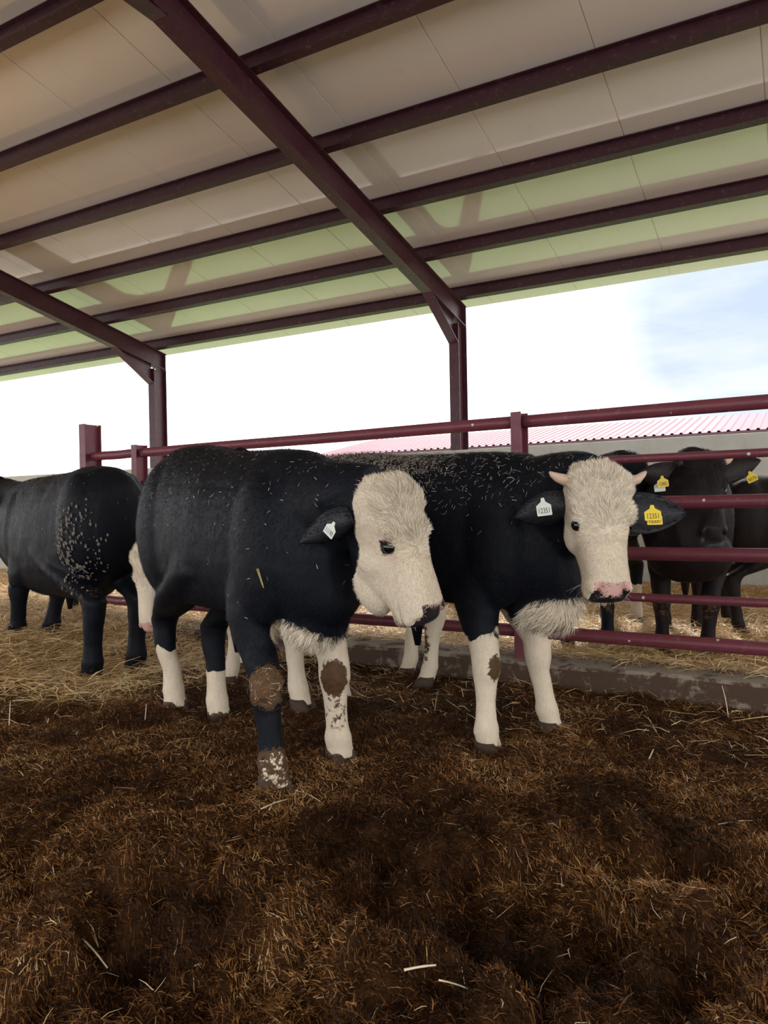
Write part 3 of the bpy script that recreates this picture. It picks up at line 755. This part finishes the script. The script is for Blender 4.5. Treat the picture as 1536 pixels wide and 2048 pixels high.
    for sg in (-1, 1):
        d2 = ((t - .200) / .030) ** 2 + ((s - sg * .110 * wd) / .03) ** 2 + ((n + .062) / .022) ** 2
        ed = np.exp(-d2 * 1.0) * onhead; pink = np.maximum(pink, ed * Hd.get('pinkeye', 1.0))
        d3 = ((t - .230) / .030) ** 2 + ((s - sg * .100 * wd) / .03) ** 2 + ((n + .060) / .018) ** 2
        pink = np.maximum(pink, .6 * np.exp(-d3) * onhead * Hd.get('pinkeye', 1.0))
        de = Hd.get('darkeye', {}).get(sg, 0)
        if de: dark = np.maximum(dark, de * (np.exp(-(((t - .205) / .034) ** 2 + ((s - sg * .112 * wd) / .03) ** 2 + ((n + .064) / .024) ** 2)) + .4 * (fbm(V * 90, 2) - .5) > .42) * onhead)
        d2 = ((t - .461) / .024) ** 2 + ((s - sg * (.056 - .35 * (n + .05))) / .011) ** 2 + ((n + .050) / .024) ** 2
        speck = speck - Hd.get('nostril_pink', 0) * np.exp(-d2 * .5)
        dark = np.maximum(dark, smooth01(np.exp(-d2), .45, .75) * onhead * Hd.get('nostril_dark', .8))
    dark = np.maximum(dark, mouth_d if (mouth_d := .8 * np.exp(-((n + .128 + .15 * (t - .48)) / .005) ** 2) * smooth01(t, .38, .42) * onhead * Hd.get('mouth', .7)) is not None else 0)
    attrs = dict(white=white, mud=mud, pink=pink, darkskin=dark, nose=nose, speck=speck)
    for k, v in attrs.items(): fattr(m, k, v)
    coat, hairm = S.get('mats', (M_COAT, M_HAIR))
    body = link('body', m, coat, root, smooth=True)
    # ---- hair
    m.calc_loop_triangles(); T = np.zeros(len(m.loop_triangles) * 3, np.int32); m.loop_triangles.foreach_get('vertices', T); T = T.reshape(-1, 3)
    fl = np.stack([np.full(nv, -.75), V[:, 1] * .6, -.35 - .5 * (zl < 1.1)], 1)
    fl[(legd < .13) & (zl < .6)] = (0, 0, -1)
    wc = np.array(Hd.get('whorl', (.24, 0, 0)))
    hf = np.stack([t - wc[0], (s - wc[1]) * 1.0, n * .4], 1); hf[:, 0] = np.where(t > wc[0] + .02, .12, hf[:, 0])
    hfl = (unit(hf)) @ B.T
    hm = smooth01(t, -.06, .0) * (np.abs(s) < .17) * (n > -.28) * (t < .55)
    fl = np.where(hm[:, None] > .5, hfl, fl)
    top = smooth01(.30 - t, 0, .12) * smooth01(n, -.09, -.02) * (hm > .5)
    Ln = S.get('hair_len', .022) * np.ones(nv); Ln = np.where(hm > .5, .011 + .020 * top + .03 * smooth01(t, .37, .42) * smooth01(-n, .13, .15) + .012 * smooth01(.02 - t, 0, .05), Ln)
    Ln = np.where((legd < .13) & (zl < .5), .014, Ln)
    lift = np.where(hm > .5, .10 + .06 * top, .20); curl = np.where(hm > .5, .25 + .75 * top, .35)
    for c, r_, amt in S.get('fluff', []):
        d = np.linalg.norm((V - np.asarray(c)) / np.asarray(r_), axis=1); k_ = smooth01(1.3 - d, 0, .6); Ln = Ln + k_ * amt; curl = curl + k_ * .6; lift = lift + k_ * .25
    dens = np.where(hm > .5, 8.0, 1.0); dens = dens * (1 - nose) * (1 - .9 * (dark > .5)) * (1 - .95 * smooth01(t, .44, .46) * (hm > .5) * 1.0)
    dens = dens * (1 - .85 * (hm > .5) * np.exp(-(((t - .2) / .03) ** 2 + ((n + .062) / .025) ** 2)))
    info = dict(V=V, N=N, T=T, attrs=attrs, flow=fl, len=Ln, lift=lift, curl=curl, dens=dens, w=S.get('hair_w', 1.0))
    if S.get('hair', 0): hair_mesh('coat_hair', m, S['hair'], hairm, root, info)
    # ---- eyes, ears, horns, hooves
    for sg in (-1, 1):
        e = Acc(); e.ell(hd((.205, sg * (.095 * wd), -.054)), np.array([.024, .022, .021]) * hl, B, 12); e.obj('eye', M_EYE, root, smooth=True)
    earmat = M_EARB if S.get('mats') else M_EAR
    for sg, E in zip((-1, 1), (Hd.get('ear_m'), Hd.get('ear_p'))):
        if E is None: continue
        e = Acc(); base = hd((E.get('t', .085), sg * .095 * wd, E.get('n', -.125))); out = locv(E['out']); wid = locv(E['wid'])
        nr = leaf_ear(e, base, out, wid, E.get('L', .23), E.get('W', .13), E.get('cup', .035))
        eo = e.obj('ear', earmat, root, smooth=True)
        em = eo.data; ev = np.zeros(len(em.vertices) * 3); em.vertices.foreach_get('co', ev); ev = ev.reshape(-1, 3); en = np.zeros(len(em.vertices) * 3); em.vertices.foreach_get('normal', en); en = en.reshape(-1, 3)
        em.calc_loop_triangles(); et = np.zeros(len(em.loop_triangles) * 3, np.int32); em.loop_triangles.foreach_get('vertices', et); et = et.reshape(-1, 3); z = np.zeros(len(ev))
        if S.get('hair', 0): hair_mesh('ear_hair', em, 1500, hairm, eo, dict(V=ev, N=en, T=et, attrs=dict(white=z, mud=z), flow=np.tile(unit(out), (len(ev), 1)), len=z + .022, lift=z + .3, curl=z + .5, dens=z + 1.0))
        for tg in E.get('tags', []):
            to = ear_tag('ear_tag', tg['mat'], eo, loc(tg['pos']), locv(tg['right']), locv(tg['up']), tg['text'], tg.get('w', .055), tg.get('h', .058), tg.get('ts', .026), tg.get('sx', .78))
            if 'label' in tg: to['label'] = tg['label']
    for sg in Hd.get('horns', ()):
        p = [hd((.035, sg * .085 * wd, -.045)), hd((.030, sg * .125 * wd, -.045)), hd((.022, sg * .155 * wd, -.040)), hd((.012 - .008 * (sg > 0), sg * .176 * wd, -.034)), hd((.004 - .010 * (sg > 0), sg * .186 * wd, -.030))]
        e = Acc(); e.tube(p, np.array([.025, .023, .018, .011, .004]) * hl, 16); e.obj('horn', M_HORN, root, smooth=True)
    for key, pts, F in legs:
        e = Acc()
        for dy in (-.030, .030):
            rows = []
            for z, rx, ry, dx in ((.062, .040, .026, -.002), (.045, .048, .030, .006), (.02, .054, .032, .016), (-.012, .060, .033, .024)):
                rows.append(np.stack([F[0] + (dx + np.cos(aa) * rx * (1 + .25 * (np.cos(aa) > 0))) * sc, F[1] + (dy + np.sin(aa) * ry) * sc, F[2] + z * sc + aa * 0], 1))
            e.loft(rows)
        e.obj('hoof', M_HOOF, root, smooth=True)
    if S.get('tail', True):
        xt = -.765 * rx * sc; zt_ = (1.25 + ru) * sc; ty = S.get('tail_y', 0)
        pts = np.array([(xt + .07 * sc, 0, zt_ + .02), (xt - .01, ty * .1, zt_ - .03), (xt - .035, ty * .3, zt_ - .16), (xt - .035, ty * .6, zt_ - .40), (xt - .02, ty, zt_ - .66), (xt - .02, ty, zt_ - .74), (xt - .015, ty, zt_ - .88)])
        e = Acc(); e.tube(pts, np.array([.040, .038, .028, .020, .022, .038, .014]) * sc, 14); to = e.obj('tail', coat, root, smooth=True)
        z = np.zeros(len(to.data.vertices))
        for k in attrs: fattr(to.data, k, z + (S.get('tail_white', 0) if k == 'white' else 0))
    for c, r_, nf in S.get('clumps', []):
        e = Acc(); e.ell(loc(c), np.asarray(r_), None, 18); v = e.v[0]; cc = loc(c); e.v[0] = cc + (v - cc) * (1 + .55 * (fbm(v * 28, 3) - .5) + .3 * (fbm(v * 80, 2) - .5))[:, None]
        co = e.obj('mud_clump', M_MUD, root, smooth=True)
        mv = e.v[0][rng.integers(0, len(v), nf)]; nn = unit(mv - cc); d = unit(np.cross(nn, rng.normal(0, 1, (nf, 3)))); L = rng.uniform(.01, .035, nf)[:, None]
        stuff(link('mud_straw', ribbons('mud_straw', mv + nn * .002, mv + d * L * .5 + nn * .004, mv + d * L + nn * .001, rng.uniform(.001, .0022, nf), unit(np.cross(d, nn)), np.clip(rng.beta(2, 2, nf) + .2, 0, 1), .8), M_FIBRE, co))
    if S.get('flakes'):
        c, r_, nf = S['flakes']; dd = np.linalg.norm((V - np.asarray(c)) / np.asarray(r_), axis=1); wv = np.clip(1.15 - dd, 0, 1) * (N[:, 1] * S['flake_side'] > .2) * (fbm(V * 9 + 3, 2) > .47)
        ids = rng.choice(nv, nf, p=wv / wv.sum(), replace=False); e = Acc()
        for q in ids:
            nn = N[q]; e1 = unit(np.cross(nn, [.3, 0, 1])); B_ = np.stack([e1, np.cross(nn, e1), nn], 1); rr = rng.uniform(.003, .011)
            e.ell(V[q] + nn * .010, (rr * rng.uniform(.7, 1), rr * rng.uniform(.9, 1.6), .0035), B_, 5)
        stuff(e.obj('dried_mud_flakes', M_FLAKE, root, smooth=True))
    # ---- straw caught in the coat
    if S.get('flecks', 0):
        A = V[T]; area = np.linalg.norm(np.cross(A[:, 1] - A[:, 0], A[:, 2] - A[:, 0]), axis=1)
        fd = S['fleck_dens'](V, N, hm)
        w = area * fd[T].mean(1); w /= w.sum(); nF = S['flecks']; k = rng.choice(len(T), nF, p=w)
        p = A[k].mean(1) + rng.normal(0, .003, (nF, 3)); nn = unit(N[T[k, 0]]); d = unit(np.cross(nn, rng.normal(0, 1, (nF, 3)))); L = rng.uniform(.007, S.get('fleck_len', .045), nF)
        p = p + nn * rng.uniform(.008, .016, nF)[:, None]
        stuff(link('straw_flecks', ribbons('straw_flecks', p, p + d * (L * .5)[:, None], p + d * L[:, None] - nn * .001, rng.uniform(.0008, .0018, nF), unit(np.cross(d, nn)), rng.random(nF), .8), M_FLECK, root))
    return dict(root=root, V=V, N=N, W=W, hd=hd, loc=loc, locv=locv, legs=legs, B=B, hl=hl, T=T)

RT = lambda r, u, t: camvec(r, u, t)
# -- the near bull, its head turned in profile
bull1 = make_bull(dict(
    label='black bull nearest the camera, white face in profile, one front knee caked in mud', o=(-2.215, 2.64), yaw=math.atan2(-.37, .93), voxel=.0085, hair=110000, rx=.90, rump_up=.035, legw=1.08, neck_h=.28, dewlap=.01,
    feet=dict(rf=(-1.775, 2.27, -.02), lf=(-1.73, 2.66, -.02), rh=(-2.96, 2.95, -.015), lh=(-2.67, 2.97, -.045)),
    head=dict(poll=at_depth(795, 965, 2.60), axis=camvec(.33, -.93, .12), normal=camvec(.74, .34, .58), L=.49, w=1.05, jaw=.045, jowl=((.305, 0, -.240), (.105, .060, .082)), speck=(.34, .95), speck_n=(.012, .034), nostril_pink=.75, pinkeye=1.0, darkeye={1: 1.0, -1: 1.0}, neck_out=.30, wn=.115,
              ear_m=dict(out=camvec(-.86, -.42, .02), wid=camvec(-.3, .8, .5), L=.20, W=.12, t=.06, n=-.16,
                         tags=[dict(mat=M_TAGW, pos=at_depth(668, 1046, 2.50), right=camvec(.60, -.55, .58), up=camvec(.25, .9, .1), text='11190', w=.050, h=.046, ts=.024, sx=.70, label='white numbered ear tag')]),
              ear_p=dict(out=camvec(.55, -.1, -.8), wid=camvec(.0, .9, -.2), L=.17, W=.11, t=.06, n=-.16)),
    socks=dict(rf=(.0, .15), lf=.50, rh=.33, lh=.27), white=[((.54, -.01, .58), (.16, .15, .10), 1.0)],
    mud=[((-1.775, 2.27, .08), (.12, .12, .09), .62), ((-1.70, 2.58, .345), (.075, .075, .085), 1.0), ((-1.72, 2.62, .20), (.06, .06, .09), .48)],
    clumps=[((-1.800, 2.268, .372), (.066, .066, .088), 420)],
    fluff=[((.54, -.01, .58), (.17, .16, .11), .03)], flecks=520, fleck_len=.020,
    fleck_dens=lambda V, N, hm: (N[:, 2] > -.2) * (hm < .3) * (.10 + 1.5 * (V[:, 2] > 1.08) + .3 * (V[:, 0] > 0)) * (V[:, 2] > .65)))
# a yellow straw caught on its side
k_ = bull1['W']; d_ = k_ - CAMP; zz_ = d_ @ FF; px_ = 768 + 1500 * (d_ @ RR) / zz_; py_ = 1024 - 1500 * (d_ @ UU) / zz_
def on_coat(x, y):
    c_ = np.where(np.hypot(px_ - x, py_ - y) < 9)[0]; return c_[np.argmin(zz_[c_])]
ia, ib = on_coat(513, 1142), on_coat(528, 1180)
a_, b_ = bull1['V'][ia] + bull1['N'][ia] * .018, bull1['V'][ib] + bull1['N'][ib] * .018
e = Acc(); e.tube(np.linspace(a_, b_, 6), np.array([.0022, .0024, .0024, .0024, .0024, .002]), 8); e.tube(np.linspace(a_ + [.01, 0, .002], b_ + [.003, 0, 0], 6), np.full(6, .0016), 8)
e.obj('straw_stalk', simple('greenish_straw', (.40, .33, .10), .5, .2), bull1['root'], smooth=True)
# -- the second bull, facing the camera
bull2 = make_bull(dict(
    label='black bull with white face looking straight at the camera, short horns and yellow ear tag', o=(-1.62, 3.31), yaw=math.atan2(-.13, .99), voxel=.0085, hair=120000,
    feet=dict(rf=(-1.21, 3.03, -.02), lf=(-1.06, 3.44, -.02), rh=(-2.33, 3.22, 0), lh=(-2.24, 3.47, 0)),
    head=dict(poll=at_depth(1203, 938, 2.86), axis=camvec(.030, -.95, .31), normal=camvec(.13, .31, .94), L=.495, w=1.04, speck=(.36, .64), speck_n=(.030, .060), nostril_pink=.0, pinkeye=.9, darkeye={1: 1.0}, horns=(-1, 1), neck_out=.36, nostril_dark=.85, wn=.10,
              ear_m=dict(out=camvec(-.97, -.25, -.1), wid=camvec(-.1, .9, .3), L=.21, W=.14, t=.10,
                         tags=[dict(mat=M_TAGW, pos=at_depth(1085, 998, 2.86), right=camvec(.95, .12, .1), up=camvec(-.05, .95, -.2), text='12351', w=.056, h=.060, ts=.029, sx=.66, label='white numbered ear tag')]),
              ear_p=dict(out=camvec(.98, .0, .0), wid=camvec(.05, .95, -.15), L=.27, W=.165, t=.135, n=-.12,
                         tags=[dict(mat=M_TAGY, pos=at_depth(1308, 1022, 2.815), right=camvec(.98, .03, .1), up=camvec(.10, .95, -.15), text='12351', w=.056, h=.048, ts=.027, sx=.68, label='rear yellow ear tag'),
                               dict(mat=M_TAGY, pos=at_depth(1304, 1012, 2.79), right=camvec(.98, .05, .1), up=camvec(.16, .95, -.15), text='12351', w=.060, h=.050, ts=.028, sx=.70, label='front yellow ear tag numbered 12351')])),
    socks=dict(rf=.52, lf=.62, rh=.5, lh=.5), white=[((.66, 0, .57), (.15, .16, .13), 1.0)],
    mud=[((-1.13, 3.00, .36), (.06, .08, .08), .85), ((-.98, 3.40, .36), (.06, .08, .08), .8)],
    fluff=[((.66, 0, .56), (.17, .18, .15), .05)], flecks=9000, fleck_len=.026, extra=[((.66, 0, .62), (.12, .13, .12))],
    fleck_dens=lambda V, N, hm: (hm < .3) * (V[:, 2] > .9) * (.015 + 3.0 * smooth01(V[:, 2], 1.12, 1.27) * smooth01(-V[:, 0], -.35, 0) + .25 * smooth01(V[:, 2], 1.0, 1.2))))
wh = 46; sg_ = np.where(rng.random(wh) < .7, 1, -1) * 1.0
P0 = np.array([bull2['hd']((rng.uniform(.40, .47), s__ * rng.uniform(.055, .078), rng.uniform(-.155, -.10))) for s__ in sg_])
dv = unit(np.stack([rng.uniform(.0, .9, wh), sg_ * rng.uniform(.3, 1.2, wh), rng.uniform(-.6, .3, wh)], 1)) @ bull2['B'].T; Lw = rng.uniform(.03, .085, wh)[:, None]
stuff(link('whiskers', ribbons('whiskers', P0, P0 + dv * Lw * .5, P0 + dv * Lw + np.array([0, 0, -.012]), np.full(wh, .0008), unit(np.cross(dv, rng.normal(0, 1, (wh, 3)))), rng.random(wh), .4), M_WHISK, bull2['root']))
bull3 = make_bull(dict(
    label='bull hidden behind the nearest bull, its white face lowered beside that bull\'s rump', tail_white=.47, o=(-2.68, 3.87), yaw=math.atan2(-.36, -.93), scale=.94, voxel=.012, hair=22000,
    feet=dict(lf=(-3.04, 3.50, 0), rf=(-3.23, 3.86, 0), lh=(-1.95, 3.97, 0), rh=(-2.17, 4.15, 0)),
    head=dict(poll=at_depth(284, 1094, 4.40), axis=camvec(.02, -.97, .12), normal=camvec(-.62, .08, .78), L=.50, w=.95, speck=(.3, .6), neck_out=.22,
              ear_m=dict(out=camvec(.2, .3, -.9), wid=camvec(0, 1, 0)), ear_p=dict(out=camvec(.9, .1, .2), wid=camvec(0, 1, .3))),
    socks=dict(lf=.55, rf=.55, lh=.60, rh=.60), mud=[((-1.98, 3.95, .25), (.07, .07, .16), .6)], white=[((-.15, 0, .60), (.2, .1, .06), .8), ((-.30, 0, .57), (.09, .07, .07), .47)],
    fluff=[((-.30, 0, .58), (.07, .05, .05), .16)], extra=[((-.30, 0, .56), (.06, .035, .06))]))
bull4 = make_bull(dict(
    label='black bull at left seen from behind, dried mud flakes on its thigh', o=(-4.50, 3.52), yaw=math.atan2(.26, -.96), scale=1.02, belly=.14, fxs=1.34, legw=1.22, voxel=.011, hair=45000, tail_y=.04, hoofmud=.4,
    feet=dict(lh=(-3.94, 3.22, 0), rh=(-3.86, 3.50, 0), lf=(-5.17, 3.56, .11), rf=(-5.03, 3.74, .11)),
    head=dict(poll=at_depth(-8, 958, 6.1), axis=camvec(-.75, -.6, -.2), normal=camvec(-.5, .8, -.2), L=.49, ear_m=dict(out=camvec(.3, .1, -.9), wid=camvec(0, 1, 0)), ear_p=dict(out=camvec(-.2, .1, .9), wid=camvec(0, 1, 0))),
    face=False, flakes=((-.60, .22, .84), (.20, .25, .30), 240), flake_side=1, flecks=120, fleck_len=.02, fleck_dens=lambda V, N, hm: (V[:, 2] > .9) * 1.0,
    mud=[((-3.94, 3.22, .50), (.14, .14, .12), .42)]))
bull5 = make_bull(dict(
    label='dark brown bull facing the camera through the rails, yellow tag in each ear', o=(-.70, 5.37), oz=.10, yaw=math.atan2(-.985, .17), scale=.95, voxel=.011, hair=26000, mats=(M_COATB, M_HAIRB),
    feet=dict(rf=(-.78, 4.92, .08), lf=(-.53, 4.92, .08), rh=(-.93, 5.95, .08), lh=(-.70, 6.0, .08)),
    head=dict(poll=at_depth(1408, 910, 4.40), axis=camvec(.03, -.94, .33), normal=camvec(.0, .33, .94), L=.50, w=1.0, speck=(.9, 1.1), pinkeye=0, mouth=.3, neck_out=.26, nostril_dark=.9, horns=(1,),
              ear_m=dict(out=camvec(-.95, .12, .1), wid=camvec(.1, .9, .2), L=.27, W=.17, t=.09,
                         tags=[dict(mat=M_TAGW, pos=at_depth(1318, 962, 4.33), right=camvec(.98, .1, .1), up=camvec(.2, .9, 0), text='', w=.062, h=.056, label='white ear tag under the yellow one'), dict(mat=M_TAGY, pos=at_depth(1324, 953, 4.30), right=camvec(.95, .12, .1), up=camvec(.35, .85, 0), text='12882', w=.062, h=.056, ts=.028, sx=.7, label='yellow numbered ear tag')]),
              ear_p=dict(out=camvec(.92, .28, .1), wid=camvec(-.2, .9, .2), L=.28, W=.17, t=.07,
                         tags=[dict(mat=M_TAGY, pos=at_depth(1499, 944, 4.32), right=camvec(.90, .42, .1), up=camvec(-.30, .9, .1), text='8076', w=.060, h=.056, ts=.030, sx=.8, label='yellow numbered ear tag')])),
    face=False, extra=[((.60, 0, .64), (.15, .25, .17))], hoofmud=.5, mud=[((-.78, 4.88, .42), (.09, .08, .10), .5), ((-.53, 4.88, .42), (.09, .08, .10), .5)]))
bull6 = make_bull(dict(
    label='black bull in the far pen behind the white-faced horned bull\'s head', o=(-1.34, 5.52), oz=.10, yaw=math.atan2(-1, .03), scale=.96, voxel=.013, hair=12000,
    feet=dict(rf=(-1.42, 5.06, .08), lf=(-1.13, 4.98, .08), rh=(-1.40, 6.15, .08), lh=(-1.19, 6.25, .08)),
    head=dict(poll=at_depth(1256, 912, 4.75), axis=camvec(-.05, -.9, .40), normal=camvec(-.05, .40, .9), L=.50, speck=(.9, 1.1), pinkeye=0, neck_out=.26,
              ear_m=dict(out=camvec(-.95, -.12, .1), wid=camvec(.1, .9, .2), L=.18, W=.12), ear_p=dict(out=camvec(.85, -.35, .1), wid=camvec(.1, .9, .2), L=.15, W=.11)),
    face=False, hoofmud=.3, socks=dict(lh=.34, rf=(.10, .42)), mud=[((-1.10, 4.95, .42), (.09, .09, .10), .55)]))
bull7 = make_bull(dict(
    label='dark bull in the far pen cut off by the right edge of the photo', o=(.02, 6.30), oz=.10, yaw=math.atan2(.30, .95), scale=.86, voxel=.013, hair=12000, mats=(M_COATB, M_HAIRB),
    feet=dict(rh=(-.42, 6.00, .08), lh=(-.52, 6.36, .08), rf=(.52, 6.28, .08), lf=(.44, 6.62, .08)),
    head=dict(poll=np.array([.95, 6.55, 1.15]), axis=np.array([.85, .2, -.5]), normal=np.array([.5, .1, .85]), L=.48, ear_m=dict(out=np.array([.0, -1., 0]), wid=np.array([0, 0, 1.])), ear_p=dict(out=np.array([.0, 1., 0]), wid=np.array([0, 0, 1.]))),
    face=False, hoofmud=.2))
bull8 = make_bull(dict(
    label='black bull far at left, only one leg showing behind the mud-flaked bull', o=(-6.60, 4.43), oz=.10, yaw=math.atan2(-.45, -.89), scale=.92, voxel=.014, hair=0,
    feet=dict(lh=(-6.03, 4.72, .09), rh=(-6.15, 5.0, .09), lf=(-7.0, 4.1, .10), rf=(-7.15, 4.4, .10)),
    head=dict(poll=np.array([-7.5, 3.95, 1.15]), axis=np.array([-.7, -.4, -.6]), normal=np.array([-.5, -.3, .8]), L=.48, ear_m=dict(out=np.array([.5, -.8, 0]), wid=np.array([0, 0, 1.])), ear_p=dict(out=np.array([-.5, .8, 0]), wid=np.array([0, 0, 1.]))),
    face=False, hoofmud=.2))

# ---------------------------------------------------------------- conspicuous single straws
def stalk(ax, ay, bx, by, w, lab, tone, lift=.012, z1=None):
    def on_ground(px, py):
        d = pix_ray(px, py); t = -CAMP[2] / d[2]
        for _ in range(6):
            g_ = CAMP + d * t; h_ = float(ground_h(np.array([g_[0]]), np.array([g_[1]]))[0]) if fence_off(g_[0], g_[1]) < -.1 else .14
            t = (h_ + lift - CAMP[2]) / d[2]
        return CAMP + d * t
    A_ = on_ground(ax, ay); B_ = on_ground(bx, by) if z1 is None else A_ + np.array([z1[0], z1[1], z1[2]])
    n = 9; tq = np.linspace(0, 1, n)[:, None]; c_ = (A_ + B_) / 2; L = np.linalg.norm(B_ - A_)
    pts = A_ * (1 - tq) + B_ * tq + np.array([.02, -.01, .035]) * L * np.sin(math.pi * tq); rad = w * .5 * (1 - .35 * tq[:, 0]) * (1 + .25 * (np.arange(n) == 5))
    e = Acc(); e.tube(pts - c_, rad, 8); ob = e.obj('straw_stalk', M_STALK[tone], None, smooth=True); ob.location = c_
    tag(ob, lab, 'straw', 'single straws on the dung')
M_STALK = [simple('pale_straw_stalk', (.72, .60, .42), .45, .2, 60), simple('golden_straw_stalk', (.52, .32, .11), .45, .3, 60)]
for args in [(522, 1618, 577, 1598, .0050, 'pale straw crossing a shorter one in front of the muddy hoof', 0), (538, 1620, 551, 1599, .0045, 'short pale straw crossed by a longer one in front of the muddy hoof', 0),
             (590, 1580, 641, 1603, .0038, 'thin pale straw just right of the muddy front hoof', 0), (165, 1878, 215, 1936, .0050, 'long pale straw above the dark footprint pit at lower left', 0),
             (640, 2003, 714, 2008, .0060, 'thick golden straw lying flat at the bottom edge, left of the middle', 1), (115, 1818, 184, 1783, .0060, 'yellow straw slanting upwards at left in the foreground', 1),
             (808, 1940, 872, 1930, .0055, 'thick pale straw lying nearly level in the foreground centre', 0), (878, 1960, 952, 1985, .0038, 'thin pale straw sloping down to the right in the foreground', 0),
             (1480, 1855, 1540, 1875, .0060, 'pale straw cut by the right edge of the photo', 0), (968, 1680, 986, 1713, .0042, 'short steep pale straw in the middle of the open dung', 0),
             (1435, 1649, 1505, 1641, .0042, 'long thin pale straw lying level at the right', 0), (1298, 1518, 1307, 1498, .0065, 'short white straw chip right of the second bull\'s hooves', 0), (1462, 1805, 1505, 1778, .0050, 'bent golden straw at the right in the foreground', 1)]:
    stalk(*args)
stalk(1457, 1438, 0, 0, .0050, 'pale straw standing up against the dirty curb at right', 0, z1=(-.03, .04, .15))
stalk(18, 1452, 0, 0, .0050, 'pale straw sticking up at the left edge below the left bull', 0, z1=(-.03, .03, .11))
stalk(290, 1440, 0, 0, .0042, 'small pale straw sticking up left of the nearest bull\'s hind hoof', 0, z1=(-.01, .02, .075))
